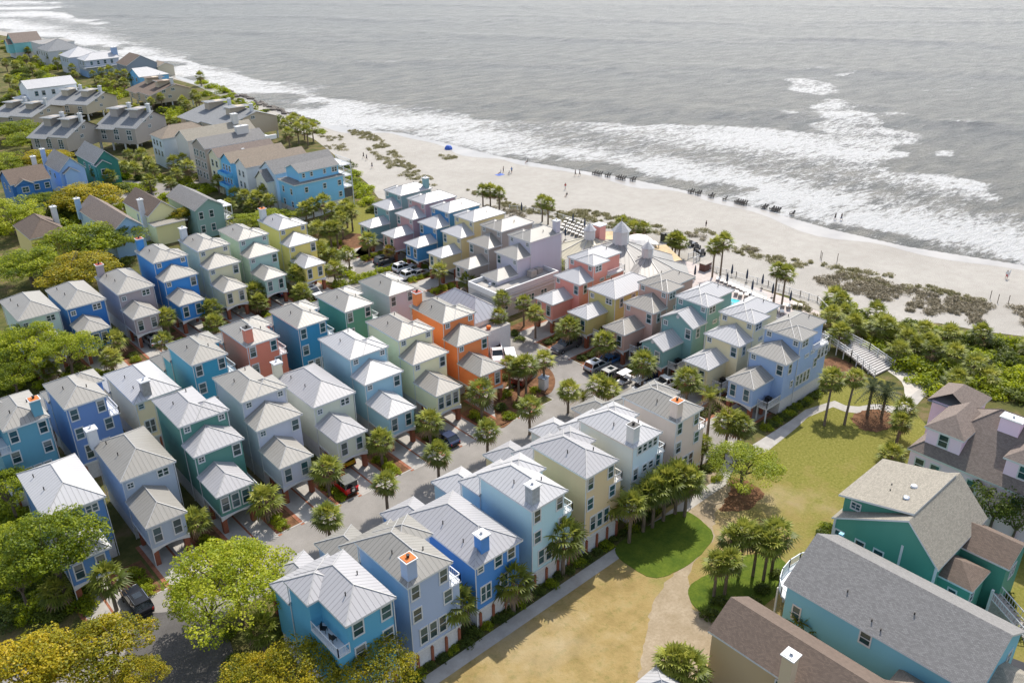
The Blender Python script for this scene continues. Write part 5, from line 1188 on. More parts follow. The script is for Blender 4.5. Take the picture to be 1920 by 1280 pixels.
# shrubs, hedges, thicket
BU = {'y': [crown('shrub', 60 + i, BUSHY, 34, 60, cr=(.25, .42), size=.11, rz=.75, low=-.1) for i in range(2)],
      'd': [crown('shrub', 70 + i, DARK, 34, 60, cr=(.25, .42), size=.11, rz=.75, low=-.1) for i in range(2)],
      'g': [crown('shrub', 80 + i, OAKG, 34, 60, cr=(.25, .42), size=.11, rz=.75, low=-.1) for i in range(2)]}
def shrub(p, r, kind, noun, place, fl=.9, world=True, name='shrub'):
    p = Vector((p[0], p[1], 0)) if world else at(p[0], p[1], r * .5)
    o = put(name, BU[kind][rnd.randrange(2)], (p.x, p.y, .1), rnd.uniform(0, 6.28), (r, r, r * fl)); tag(o, None, 'shrub')
    ITEMS.append((o, noun, place)); return o
for i, x in enumerate((19.6, 27.6, 35.6, 43.6, 51.6, 59.7, 67.8)):
    x -= 2.2
    shrub((x + .2, 78.0), .85, 'y', 'yellow-green shrub', 'in the hedges of the near drives'); shrub((x + .3, 79.5), .9, 'y', 'yellow-green shrub', 'in the hedges of the near drives'); shrub((x + .1, 81.2), 1.0, 'g', 'green shrub', 'between the near carports', 1.3)
for i, x in enumerate((37, 45, 53, 61, 69.5)):
    shrub((x, 132.2), .9, 'g', 'green shrub', 'between the back row drives'); shrub((x + .2, 134.2), 1.0, 'd', 'dark shrub', 'between the back row drives')
    shrub((x + .2, 123.2), .9, 'g', 'green shrub', 'along the upper lane')
for i, y in enumerate((90.6, 82.6, 74.8, 67.2, 59.0)):
    for k, (xx, kd) in enumerate(((90.0, 'd'), (91.6, 'd'), (93.2, 'g'))): shrub((xx, y + .4), .95, kd, 'dark shrub' if kd == 'd' else 'green shrub', 'between the seaside row drives', .8)
for i, y in enumerate((145.4, 136.8, 128.8, 121.1, 112.9, 104.8)):
    for k, (xx, kd) in enumerate(((89.8, 'y'), (91.6, 'g'), (93.4, 'g'))): shrub((xx, y), 1.0, kd, 'yellow-green shrub' if kd == 'y' else 'green shrub', 'between the dune row drives', .9)
for i in range(32):
    shrub((30.5 + i * 1.48, 49.45 + rnd.uniform(-.2, .2) + i * .02), rnd.uniform(.65, 1.0), 'dgd'[i % 3], 'dark green shrub', 'in the hedge under the lawn row', .85)
for i in range(13): shrub((93.5 + i * 1.35, 51.2), rnd.uniform(.8, 1.1), 'gd'[i % 2], 'green shrub', 'beside the lavender-blue cottage', .8)
for px, r, kd, pl in (((890, 640), 1.2, 'd', 0), ((915, 632), 1.2, 'd', 0), ((940, 628), 1.1, 'g', 0), ((963, 622), 1.1, 'd', 0), ((975, 633), 1.0, 'g', 0)): shrub(px, r, 'd', 'dark shrub', 'before the flat white building', world=False)
for px, r in (((950, 705), 1.0), ((962, 718), 1.0), ((948, 735), 1.2), ((938, 760), 1.1), ((990, 745), .9), ((1003, 728), .8), ((955, 775), 1.1), ((972, 757), .9)): shrub(px, r, 'gyd'[int(px[0]) % 3], 'low shrub', 'on the mulch island', world=False)
for px, r, k in (((560, 1000 - 460), 1.4, 'g'), ((590, 500), 1.6, 'g'), ((650, 510), 1.8, 'y'), ((670, 520), 1.6, 'g'), ((690, 512), 1.6, 'y'), ((640, 530), 1.6, 'g'), ((715, 505), 1.4, 'y'), ((740, 498), 1.4, 'g'), ((620, 455), 1.2, 'y'), ((765, 485), 1.2, 'g'), ((795, 500), 1.3, 'g')): shrub(px, r, k, 'leafy shrub', 'in the gardens behind the grey-mauve cottage', world=False)
for px, r, k in (((690, 372), 2.4, 'y'), ((672, 345), 2.4, 'y'), ((660, 320), 2.6, 'y'), ((650, 305), 2.4, 'd'), ((700, 390), 2.0, 'd'), ((675, 360), 2.2, 'y'), ((690, 350), 2.2, 'y'), ((665, 335), 2.3, 'g'), ((585, 225), 2.5, 'y'), ((600, 243), 2.2, 'y'), ((395, 158), 3, 'y'), ((378, 150), 3, 'y'), ((405, 190), 3, 'y'), ((425, 190), 2.6, 'y'), ((385, 172), 3, 'g')): shrub(px, r, k, 'bright dune bush', 'along the landward edge of the beach', .8, False)
for px, r, k in (((300, 330), 2, 'g'), ((360, 345), 2, 'y'), ((385, 345), 2.2, 'g'), ((395, 352), 1.8, 'y'), ((350, 335), 2, 'g'), ((225, 345), 2.4, 'g'), ((245, 345), 2, 'y'), ((310, 365), 2.2, 'y'), ((265, 330), 2, 'd'), ((230, 325), 2.2, 'd'), ((415, 350), 1.7, 'g'), ((300, 205), 2.4, 'd'), ((325, 200), 2.4, 'd'), ((345, 210), 2.4, 'g'), ((310, 218), 2.6, 'y'), ((270, 180), 2.5, 'd'), ((120, 175), 3, 'g'), ((150, 172), 3, 'd'), ((165, 165), 3, 'g'), ((60, 205), 3, 'd'), ((30, 205), 3.4, 'd'), ((110, 150), 3, 'd'), ((75, 135), 3, 'g'), ((45, 140), 3, 'd'), ((10, 190), 4, 'd'), ((130, 370), 3, 'd'), ((105, 395), 3.4, 'd'), ((130, 398), 3, 'd'), ((155, 400), 3, 'g'), ((110, 415), 3, 'g'), ((285, 418), 2.6, 'd'), ((300, 425), 2.6, 'g'), ((270, 430), 2.4, 'd'), ((265, 458), 2.2, 'd'), ((235, 485), 2.2, 'd')): shrub(px, r, k, 'leafy bush', 'in the left-hand gardens', .85, False)
for px, r, k in (((150, 1120), 1.6, 'g'), ((165, 1095), 1.6, 'd'), ((60, 1130), 1.8, 'g'), ((25, 1140), 2.0, 'd'), ((90, 1150), 1.6, 'd'), ((125, 1080), 1.7, 'd'), ((30, 1100), 1.8, 'd'), ((80, 1075), 1.8, 'd'), ((10, 960), 1.8, 'g'), ((540, 1175), 1.3, 'd'), ((440, 1235), 1.2, 'd'), ((430, 1180), .9, 'g'), ((455, 1260), 1.4, 'g')): shrub(px, r, k, 'leafy bush', 'in the lower left corner', .9, False)
for px, r, k in (((1330, 1150), 1.0, 'd'), ((1350, 1125), .9, 'd'), ((1385, 1130), 1.0, 'g'), ((1410, 1128), 1.0, 'd'), ((1430, 1100), .9, 'd'), ((1455, 1075), .8, 'd'), ((1340, 860), 1.0, 'y'), ((1325, 875), .9, 'd'), ((1345, 895), .8, 'g'), ((1550, 985), 1.0, 'g'), ((1545, 1000), .9, 'd'), ((1838, 1205), 1.3, 'y'), ((1850, 1260), 1.0, 'y'), ((1885, 1120), 1.4, 'd'), ((1830, 1150), 1.0, 'y'), ((1900, 1180), 1.0, 'g'), ((1865, 985), 1.0, 'd'), ((1305, 1285), 1.0, 'g')): shrub(px, r, k, 'garden shrub', 'around the shingled houses', .95, False)
FOOT = []
for o_ in list(col.objects):
    if o_.parent is None and o_.get('category') in ('house', 'condominium', 'building'):
        bb = [o_.matrix_basis @ Vector(v) for c in o_.children if c.name.startswith('roof') for v in c.bound_box]
        if bb: FOOT.append((min(v.x for v in bb), min(v.y for v in bb), max(v.x for v in bb), max(v.y for v in bb)))
def clear_of(c, m_): return all(not (a - m_ < c[0] < c2 + m_ and b_ - m_ < c[1] < d_ + m_) for a, b_, c2, d_ in FOOT)
UNDER = []; q = random.Random(9)
for poly, place, n_, rr in (([(0, 75), (60, 85), (190, 130), (290, 165), (250, 190), (120, 185), (0, 215)], 'in the far gardens at upper left', 62, (2.0, 3.4)), ([(60, 205), (260, 190), (330, 185), (420, 170), (500, 210), (540, 235), (470, 260), (250, 225), (60, 240)], 'among the condominiums', 46, (1.6, 2.8)),
        ([(0, 300), (220, 290), (330, 300), (420, 330), (520, 385), (560, 400), (540, 420), (420, 400), (330, 430), (160, 470), (0, 470)], 'in the gardens before the townhouses', 70, (1.3, 2.4)), ([(500, 440), (640, 440), (660, 480), (620, 540), (560, 540)], 'around the end of the back row', 14, (.9, 1.5)), ([(0, 620), (200, 640), (240, 690), (120, 740), (0, 760)], 'beside the upper lane', 16, (1.0, 1.8)), ([(0, 860), (40, 900), (60, 960), (200, 1000), (230, 1060), (180, 1140), (0, 1180)], 'in the lower left corner', 26, (1.0, 1.7))):
    pw = [(at(*p).x, at(*p).y) for p in poly]; xs = [p[0] for p in pw]; ys = [p[1] for p in pw]; got = []; k = 0
    while len(got) < n_ and k < 4000:
        k += 1; c = (q.uniform(min(xs), max(xs)), q.uniform(min(ys), max(ys))); r_ = q.uniform(*rr)
        if poly_sd(np.array([c[0]]), np.array([c[1]]), pw)[0] < 0 or not clear_of(c, r_ * .7) or any(math.dist(c, g2) < rr[0] * 1.5 for g2 in got): continue
        got.append(c); UNDER.append((c, r_, q.randrange(3), q.uniform(.8, 1.15), q.uniform(0, 6.28)))
V_, T_, F_, MI_ = [], [], 0, []
UM = [OAKG, DARK, BUSHY]
for c, r_, k, fl, ro in UNDER:
    me = BU['gdy'[k]][0]; n_ = len(me.vertices); a_ = np.empty(n_ * 3, np.float32); me.vertices.foreach_get('co', a_); a_ = a_.reshape(-1, 3)
    ti = np.empty(n_, np.float32); me.attributes['tint'].data.foreach_get('value', ti)
    co_, si_ = math.cos(ro), math.sin(ro); V_.append(np.stack([(a_[:, 0] * co_ - a_[:, 1] * si_) * r_ + c[0], (a_[:, 0] * si_ + a_[:, 1] * co_) * r_ + c[1], a_[:, 2] * r_ * fl + .1], -1)); T_.append(ti); MI_ += [k] * (n_ // 4)
V_ = np.concatenate(V_); me = bpy.data.meshes.new('undergrowth'); n_ = len(V_) // 4
me.vertices.add(4 * n_); me.vertices.foreach_set('co', V_.ravel()); me.loops.add(4 * n_); me.loops.foreach_set('vertex_index', np.arange(4 * n_)); me.polygons.add(n_)
me.polygons.foreach_set('loop_start', np.arange(n_) * 4); me.polygons.foreach_set('loop_total', np.full(n_, 4))
for m_ in UM: me.materials.append(m_)
me.polygons.foreach_set('material_index', MI_); me.update(calc_edges=True); a_ = me.attributes.new('tint', 'FLOAT', 'POINT'); a_.data.foreach_set('value', np.concatenate(T_))
put('undergrowth', me)['kind'] = 'stuff'
thick = [(1545, 560), (1580, 580), (1640, 600), (1760, 625), (1860, 640), (1960, 660), (1960, 760), (1850, 740), (1790, 745), (1760, 760), (1720, 705), (1680, 680), (1620, 640), (1570, 620)]
tw = [(at(*p).x, at(*p).y) for p in thick]; cand = []
q = random.Random(3); xs = [p[0] for p in tw]; ys = [p[1] for p in tw]
for _ in range(6000):
    c = (q.uniform(min(xs), max(xs)), q.uniform(min(ys), max(ys)))
    if poly_sd(np.array([c[0]]), np.array([c[1]]), tw)[0] > -.3 and all(math.dist(c, d_) > 2.25 for d_ in cand): cand.append(c)
for c in cand:
    t = q.random()
    if t < .30:
        r = thing('palmetto', (c[0], c[1], 0), q.uniform(0, 6), cat='palmetto'); hh = q.uniform(1.0, 2.6)
        put('trunk', PT[0], (0, 0, 0), 0, (1, 1, hh), r); put('crown', PC[q.randrange(5)], (0, 0, hh), 0, 1.3, r); ITEMS.append((r, 'fan palmetto', 'in the thicket by the boardwalk'))
    else: shrub(c, q.uniform(1.5, 2.5), 'y' if t < .66 else ('g' if t < .85 else 'd'), 'yellow-green bush' if t < .66 else 'dark green bush', 'in the thicket by the boardwalk', q.uniform(.75, 1.1))
for x, y in ((1560, 590), (1575, 625), (1600, 605), (1660, 612)): palm((x, y), 2.8, 'rounded fan palm', 'at the near end of the thicket', 1.35)

# dune plants that nobody could count
def scatter(name, polys, n, mat, r, h, size, seed, z0=.05):
    rg = np.random.default_rng(seed); P = []; Nn = []; S = []; T = []
    for poly, k in polys:
        pw = [(at(*p).x, at(*p).y) for p in poly]; xs = [p[0] for p in pw]; ys = [p[1] for p in pw]; got = 0
        while got < k:
            c = np.array([rg.uniform(min(xs), max(xs)), rg.uniform(min(ys), max(ys))])
            if poly_sd(c[:1], c[1:], pw)[0] < 0 or vnoise(c[:1] / 4.5, c[1:] / 4.5, 5)[0] < (.46 if 'scrub' in name else .36): continue
            got += 1; rr = r * rg.uniform(.5, 1.3); m_ = n
            d = rg.normal(size=(m_, 3)); d[:, 2] = abs(d[:, 2]); d /= np.linalg.norm(d, axis=1, keepdims=True)
            P.append(np.array([c[0], c[1], z0]) + d * np.array([rr, rr, h]) * rg.uniform(.4, 1, (m_, 1))); nn = d + rg.normal(size=(m_, 3)) * .6; Nn.append(nn / np.linalg.norm(nn, axis=1, keepdims=True))
            S.append(size * rg.uniform(.6, 1.3, m_)); T.append(np.clip(rg.uniform(0, .4) + rg.uniform(0, .6, m_), 0, 1))
    o = bpy.data.objects.new(name, leaf_cards(name, np.concatenate(P), np.concatenate(Nn), np.concatenate(S), np.concatenate(T), mat, 3.2)); col.objects.link(o); o['kind'] = 'stuff'
A1 = [(650, 242), (700, 250), (760, 300), (800, 330), (830, 345), (800, 352), (740, 325), (700, 290), (665, 260)]
A2 = [(860, 352), (1000, 385), (1110, 395), (1200, 415), (1260, 430), (1240, 440), (1100, 425), (1020, 410), (920, 380)]
A3 = [(1360, 450), (1440, 475), (1540, 495), (1700, 520), (1860, 560), (1840, 575), (1700, 545), (1540, 515), (1450, 495), (1380, 475)]
A4 = [(1510, 515), (1600, 515), (1700, 540), (1800, 560), (1930, 580), (1950, 615), (1840, 610), (1740, 590), (1640, 575), (1560, 545)]
scatter('dune_grass', [(A1, 190), (A2, 240), (A3, 130), ([(820, 292), (850, 292), (875, 302), (850, 308)], 14), ([(1285, 437), (1320, 430), (1345, 440), (1310, 446)], 12), ([(1480, 572), (1500, 566), (1550, 615), (1535, 625)], 30), ([(600, 255), (640, 255), (650, 285), (615, 280)], 30)], 90, GRASST, 1.0, .55, .12, 7)
scatter('dune_scrub', [(A4, 270), ([(1400, 468), (1430, 470), (1420, 480)], 8), ([(1290, 442), (1335, 440), (1320, 452)], 5), ([(880, 380), (990, 400), (1000, 415), (900, 395)], 26)], 110, SCRUB, 1.15, .7, .12, 8)

# ------------------------------------------------------------------ vehicles
def carpaint(name, c, metal=.3): 
    m = plain('car paint ' + name, c, .28, .04, 2.0, metal, .6); return m
TAIL = plain('tail light', (.45, .02, .015), .25); HEAD_ = plain('head light', (.75, .76, .78), .15)
CGL = plain('car glass', (.012, .018, .022), .06, .2, 2, spec=.8)
_wheel = None
def wheel_mesh(r=.36, w_=.24):
    global _wheel
    if _wheel: return _wheel
    t = MB(); n = 14
    prof = [(r * .62, -w_ / 2), (r * .95, -w_ / 2), (r, -w_ / 4), (r, w_ / 4), (r * .95, w_ / 2), (r * .62, w_ / 2)]
    rings = [[Vector((a * math.cos(2 * math.pi * i / n), z, a * math.sin(2 * math.pi * i / n))) for i in range(n)] for a, z in prof]
    for A, B in zip(rings, rings[1:]):
        for i in range(n): t.face([A[i], A[(i + 1) % n], B[(i + 1) % n], B[i]], BLACK)
    h = MB(); 
    for sg in (-1, 1):
        c = [Vector((r * .62 * math.cos(2 * math.pi * i / n), sg * w_ * .42, r * .62 * math.sin(2 * math.pi * i / n))) for i in range(n)]
        h.face(c if sg < 0 else c[::-1], CHROME)
    _wheel = (t.mesh('tyre'), h.mesh('rim')); return _wheel
def loft(b, secs, mat):
    for A, B in zip(secs, secs[1:]):
        n = len(A)
        for i in range(n): b.face([A[i], A[(i + 1) % n], B[(i + 1) % n], B[i]], mat)
    b.face(secs[0][::-1], mat); b.face(secs[-1], mat)
def vehicle(kind, label, px, head, paint, z=.7, roof=None, cat=None, name=None):
    p = at(px[0], px[1], z); L, W_, H_ = {'suv': (4.85, 1.95, 1.75), 'hatch': (4.3, 1.8, 1.5), 'jeep': (4.0, 1.85, 1.85), 'pickup': (5.7, 2.0, 1.85), 'van': (5.4, 2.0, 2.3)}[kind]
    nm = {'suv': 'parked_car', 'hatch': 'parked_car', 'jeep': 'jeep', 'pickup': 'pickup_truck', 'van': 'van'}[kind]
    r = thing(name or nm, (p.x, p.y, .04), R(head), label, cat or {'suv': 'car', 'hatch': 'car', 'jeep': 'jeep', 'pickup': 'pickup truck', 'van': 'van'}[kind], 'vehicles on the drives and street')
    hl, hw = L / 2, W_ / 2; zb, zw = .32, {'suv': 1.08, 'hatch': .95, 'jeep': 1.1, 'pickup': 1.12, 'van': 1.2}[kind]
    b = MB()                                     # lower body, rounded in section
    def sec(x, w_, z0, z1): return [Vector((x, -w_ * .93, z0)), Vector((x, -w_, z0 + .18)), Vector((x, -w_, z1 - .14)), Vector((x, -w_ * .9, z1)), Vector((x, w_ * .9, z1)), Vector((x, w_, z1 - .14)), Vector((x, w_, z0 + .18)), Vector((x, w_ * .93, z0))]
    hood = zw - (.02 if kind in ('jeep', 'pickup') else .1)
    loft(b, [sec(-hl, hw * .88, zb + .12, zw - .12), sec(-hl + .18, hw, zb, zw), sec(-.2 * L, hw, zb, zw), sec(.16 * L, hw, zb, zw), sec(.22 * L, hw, zb, hood + .03), sec(hl - .25, hw * .97, zb, hood - .06), sec(hl, hw * .84, zb + .1, hood - .3)], paint)
    b.build('body', r, True)
    x0, x1 = {'suv': (-.46 * L, .2 * L), 'hatch': (-.44 * L, .22 * L), 'jeep': (-.44 * L, .1 * L), 'pickup': (-.1 * L, .22 * L), 'van': (-.48 * L, .34 * L)}[kind]
    rk, fk = {'suv': (.28, .85), 'hatch': (.55, .95), 'jeep': (.06, .22), 'pickup': (.2, .75), 'van': (.08, .75)}[kind]
    g = MB(); t0, t1 = x0 + rk, x1 - fk; tw_ = hw * (.8 if kind != 'jeep' else .9); e = .003
    lo = [(x0, -hw * .92, zw - .03), (x1, -hw * .92, zw - .03), (x1, hw * .92, zw - .03), (x0, hw * .92, zw - .03)]; hi = [(t0, -tw_, H_ - .07), (t1, -tw_, H_ - .07), (t1, tw_, H_ - .07), (t0, tw_, H_ - .07)]
    for i in range(4): g.face([lo[i], lo[(i + 1) % 4], hi[(i + 1) % 4], hi[i]], CGL)
    g.build('windows', r)
    c = MB(); rp = roof or paint                 # roof panel with pillars
    c.box(t0 - .03, -tw_ - .02, H_ - .09, t1 + .03, tw_ + .02, H_, rp)
    for sg in (-1, 1):
        ym, yt = sg * hw * .925, sg * (tw_ + .012)
        for xa, xb_ in ((x0, t0), (x1, t1), ((x0 + x1) / 2, (t0 + t1) / 2)): c.bar((xa, ym, zw - .03), (xb_, yt, H_ - .06), .05, rp)
        if kind == 'suv': c.bar((t0 + .1, sg * tw_ * .92, H_ + .05), (t1 - .1, sg * tw_ * .92, H_ + .05), .025, CHROME)
    if kind == 'suv': c.box(t0 + .9, -tw_ * .55, H_, t0 + 1.8, tw_ * .55, H_ + .015, CGL)
    c.build('roof_panel', r)
    tm, rm_ = wheel_mesh()
    for x in (-.3 * L, .31 * L):
        for sg in (-1, 1):
            o = put('wheel', tm, (x, sg * (hw - .06), .36), 0, 1.0 if kind != 'jeep' else (1.1, 1.15, 1.1), r); put('rim', rm_, parent=o)
    for sg in (-1, 1):
        h = MB(); h.box(hl - .2, sg * hw * .66 - .2, hood - .38, hl - .02, sg * hw * .66 + .2, hood - .22, HEAD_); h.build('headlight', r)
        h = MB(); h.box(-hl - .02, sg * hw * .78 - .09, zw - .42, -hl + .2, sg * hw * .78 + .09, zw - .14, TAIL); h.build('taillight', r)
    h = MB(); h.box(-hl - .1, -hw * .85, zb + .08, -hl + .06, hw * .85, zb + .26, BLACK); h.build('rear_bumper', r)
    h = MB(); h.box(hl - .06, -hw * .82, zb + .06, hl + .08, hw * .82, zb + .24, BLACK if kind == 'jeep' else CHROME); h.build('front_bumper', r)
    if kind == 'pickup':
        h = MB(); h.box(-hl + .12, -hw * .82, zw + .002, x0 - .05, hw * .82, zw + .012, BLACK)
        for a in ((-hl + .05, -hw * .97, -hl + .13, hw * .97), (-hl + .13, -hw * .97, x0 - .02, -hw * .84), (-hl + .13, hw * .84, x0 - .02, hw * .97)): h.box(a[0], a[1], zw - .03, a[2], a[3], zw + .34, paint)
        h.build('cargo_bed', r)
    if kind == 'jeep':
        o = put('spare_wheel', tm, (-hl - .12, 0, 1.0), R(90), 1.1, r); put('rim', rm_, parent=o)
        for x in (-.3 * L, .31 * L):
            for sg in (-1, 1):
                h = MB(); h.box(x - .5, sg * hw - (.05 if sg > 0 else .16), .78, x + .5, sg * hw + (.16 if sg > 0 else .05), .86, paint); h.build('fender', r)
    return r
RED = carpaint('red', (.62, .012, .012), .05); BLK = carpaint('black', (.012, .013, .016)); NAVY = carpaint('navy', (.02, .035, .09)); SILV = carpaint('silver', (.42, .43, .44), .6)
WHT = carpaint('white', (.72, .73, .74), 0); YEL = carpaint('yellow', (.62, .36, .012), .05); GRY = carpaint('grey', (.10, .105, .115)); BLU = carpaint('blue', (.05, .16, .38)); MAR = carpaint('maroon', (.11, .025, .02))
vehicle('jeep', 'bright red jeep with a grey hard top parked on a near drive', (645, 905), 90, RED, .9, plain('grey hard top', (.13, .135, .13), .8))
vehicle('suv', 'black car with roof rails parked at the lower left drive', (256, 1122), 90, BLK, .9)
p = Vector((46.0, 84.4)); r = vehicle('hatch', 'yellow car in the shade of the carport beside the red jeep', (668, 872), 90, YEL, .8); r.location = (45.9, 84.6, .04)
vehicle('hatch', 'dark navy car parked behind a palm on a near drive', (836, 818), 90, NAVY, .8)
vehicle('pickup', 'dark charcoal pickup truck with its bonnet towards the street', (1062, 645), 180, GRY, .9)
vehicle('suv', 'silver car with white roof and sunroof before the dusty pink cottage', (1121, 681), 0, SILV, 1.0, WHT)
vehicle('hatch', 'blue car just inside the carport of the dusty pink cottage', (1146, 671), 0, BLU, .8)
vehicle('suv', 'dark grey car beside the white-roofed golf carts', (1150, 697), 0, GRY, .9, SILV)
vehicle('hatch', 'dark blue car by the brick pillar of the gabled cottage', (1216, 706), 0, NAVY, .8)
vehicle('pickup', 'white pickup truck half hidden behind the pinkish grey roof', (1247, 716), -10, WHT, 1.0)
vehicle('pickup', 'white pickup truck next to the orange cottage', (932, 662), -125, WHT, 1.0)
vehicle('van', 'white van with long pale roof behind the island palms', (958, 676), -125, WHT, 1.2)
vehicle('pickup', 'maroon pickup truck behind the low planter wall', (984, 703), 20, MAR, .9)
vehicle('suv', 'nearer white car with black sunroof before the yellow cottage', (772, 512), 0, WHT, .9)
vehicle('suv', 'farther white car before the strong blue cottage', (757, 499), 0, WHT, .9)
vehicle('hatch', 'silver-blue car at the nose of the two white cars', (789, 510), 0, SILV, .8)
vehicle('suv', 'silver car under the taupe cottage carport', (284, 636), 90, SILV, .8)
vehicle('hatch', 'dark blue car in the brick carport of the sage cottage', (524, 545), 90, NAVY, .8)
vehicle('suv', 'pale blue car at the lemon yellow carport', (588, 547), -90, WHT, .9)
vehicle('suv', 'dark car half hidden by plants before the mauve-pink cottage', (722, 487), 0, GRY, .8)
vehicle('suv', 'long black car with shiny roof by the outdoor stairs at lower right', (1872, 1238), -68, BLK, 1.0)
vehicle('hatch', 'silver car cut by the bottom right corner', (1868, 1278), -60, SILV, .8)
def golf_cart(px, label, head):
    p = at(px[0], px[1], 1.8); r = thing('golf_cart', (p.x, p.y, .04), R(head), label, 'golf cart', 'white-roofed golf carts')
    b = MB(); b.box(-1.2, -.6, .25, 1.2, .6, .55, WHT); b.box(.7, -.58, .55, 1.2, .58, .95, WHT); b.build('body', r)
    b = MB(); b.box(-.5, -.55, .551, .1, .55, .8, BLACK); b.box(-.55, -.55, .8, -.4, .55, 1.15, BLACK); b.build('seat', r)
    b = MB(); b.box(-1.25, -.66, 1.86, .95, .66, 1.95, WHITE)
    for x, y in ((-1.1, -.58), (-1.1, .58), (.8, -.58), (.8, .58)): b.bar((x, y, .55), (x, y, 1.87), .03, BLACK)
    b.build('roof_panel', r); tm, rm_ = wheel_mesh()
    for x in (-.8, .8):
        for y in (-.55, .55): o = put('wheel', tm, (x, y, .24), 0, .66, r); put('rim', rm_, parent=o)
golf_cart((1172, 698), 'golf cart with flat white roof next to the dark grey car', 0); golf_cart((1200, 711), 'golf cart with white roof nearer the pinkish grey house', 0)
# street cabinet and planter wall
p = at(1019, 728); r = thing('utility_cabinet', (p.x, p.y, 0), R(15), 'white cabinet shed with blue-grey lid on the mulch island', 'cabinet')
b = MB(); b.box(-.6, -.55, 0, .6, .55, 1.9, WHITE, 'b'); b.build('body', r); b = MB(); b.box(-.7, -.65, 1.9, .7, .65, 2.02, plain('blue-grey lid', (.22, .28, .36), .5)); b.build('lid', r)
b = MB(); b.box(-.45, -.58, .15, .45, -.551, 1.7, LATT); b.build('door', r)
b = MB(); p = [at(*c) for c in ((948, 733), (968, 722), (990, 712), (1004, 706))]
for c, d in zip(p, p[1:]): b.bar(c + Vector((0, 0, .25)), d + Vector((0, 0, .25)), .28, CONC, 4)
tag(b.build('planter_wall'), 'low pale planter wall in front of the maroon pickup', 'wall')

# ------------------------------------------------------------------ boardwalk, fences, stairs
def rail_thing(name, label, cat, P, z, h=1.0, step=.3, post=2.0, mat=None, solid=False):
    o = thing(name, P[0].to_tuple(), 0, label, cat); mat = mat or WHITE
    base = P[0]; rb_ = MB(); pb = MB(); bb = MB()
    for p, q_ in zip(P, P[1:]):
        p, q_ = p - base, q_ - base; p.z += 0; d = q_ - p; L = d.length; n = max(1, round(L / post)); m_ = max(1, int(L / step))
        for zz in (h, .15): rb_.bar(p + Vector((0, 0, zz)), q_ + Vector((0, 0, zz)), .05, mat)
        for i in range(n + 1): pb.bar(p + d * (i / n) + Vector((0, 0, -z)), p + d * (i / n) + Vector((0, 0, h + .12)), .08, mat)
        for i in range(m_ + 1): bb.bar(p + d * (i / m_) + Vector((0, 0, .15)), p + d * (i / m_) + Vector((0, 0, h)), .025, mat, 4, None, False)
    rb_.build('rail', o); pb.build('posts', o); bb.build('balusters', o); return o
def boardwalk():
    A = [at(1545, 632, 1.9), at(1583, 630, 1.9)]; Bq = [at(1596, 668, 1.2), at(1630, 655, 1.2)]; Cq = [at(1640, 705, .25), at(1676, 687, .25)]
    r = thing('boardwalk', (A[0].x, A[0].y, 0), 0, 'grey stepped boardwalk with white railings leading down to the lawn path', 'boardwalk'); o_ = r.location.copy()
    b = MB(); S_ = [A, Bq, Cq]
    for (a, c), (d, e) in zip(S_, S_[1:]):
        n = 11
        for i in range(n):
            t0, t1 = i / n, (i + .78) / n; f = lambda p, q_, t: p.lerp(q_, t) - o_; zt = a.lerp(d, t0).z
            q_ = [f(a, d, t0), f(c, e, t0), f(c, e, t1), f(a, d, t1)]; q_ = [Vector((v.x, v.y, zt)) for v in q_]
            b.face(q_[::-1], plain('boardwalk tread', (.44, .43, .42), .85, .25, 5)); lo = [Vector((v.x, v.y, max(.05, zt - .3))) for v in q_]
            for k in range(4): b.face([q_[k], q_[(k + 1) % 4], lo[(k + 1) % 4], lo[k]], WOOD)
    b.build('treads', r)
    for side in (0, 1):
        P = [s_[side] for s_ in S_]; rb_ = MB(); pb = MB()
        for p, q_ in zip(P, P[1:]):
            p, q_ = p - o_, q_ - o_; d = q_ - p; n = max(2, round(d.length / 1.5))
            for zz in (1.0, .6, .2): rb_.bar(p + Vector((0, 0, zz)), q_ + Vector((0, 0, zz)), .055, WHITE)
            for i in range(n + 1): pb.bar(Vector((p.x + d.x * i / n, p.y + d.y * i / n, 0)), p + d * (i / n) + Vector((0, 0, 1.15)), .09, WHITE)
            m_ = int(d.length / .25)
            for i in range(m_): rb_.bar(p + d * (i / m_) + Vector((0, 0, .2)), p + d * (i / m_) + Vector((0, 0, 1.0)), .02, WHITE, 4, None, False)
        rb_.build('railing', r); pb.build('railing_posts', r)
boardwalk()
sheet('sand_track', [(1560, 590), (1590, 596), (1605, 625), (1650, 655), (1700, 690), (1735, 712), (1740, 740), (1700, 750), (1690, 715), (1640, 680), (1590, 645), (1570, 615)], .02, ground_mat('pale sand track', [(.3, (.42, .39, .35)), (.7, (.52, .49, .44))], .8, 6), 4)
LAT2 = plain('grey fence boards', (.42, .41, .40), .85, .2, 4)
rail_thing('deck_fence', 'white picket railing along the seaward edge of the pool deck', 'fence', [at(*c) for c in ((1326, 506), (1380, 520), (1440, 537), (1500, 556), (1532, 566), (1556, 590), (1562, 622))], 0, 1.1, .3, 2.2)
rail_thing('deck_fence', 'thin white railing behind the dune row cottages', 'fence', [at(*c) for c in ((955, 393), (1000, 398), (1045, 408), (1090, 422), (1126, 434))], 0, 1.1, .35, 2.2)
P = [at(1290, 486), at(1300, 482), at(1312, 488), at(1300, 494)]
rail_thing('stair_railing', 'white stair railing at the beach end of the tan canopy', 'railing', P, 0, 1.2, .3, 1.2)
p = at(1322, 506); r = put('dark_planter_box', None) if False else None
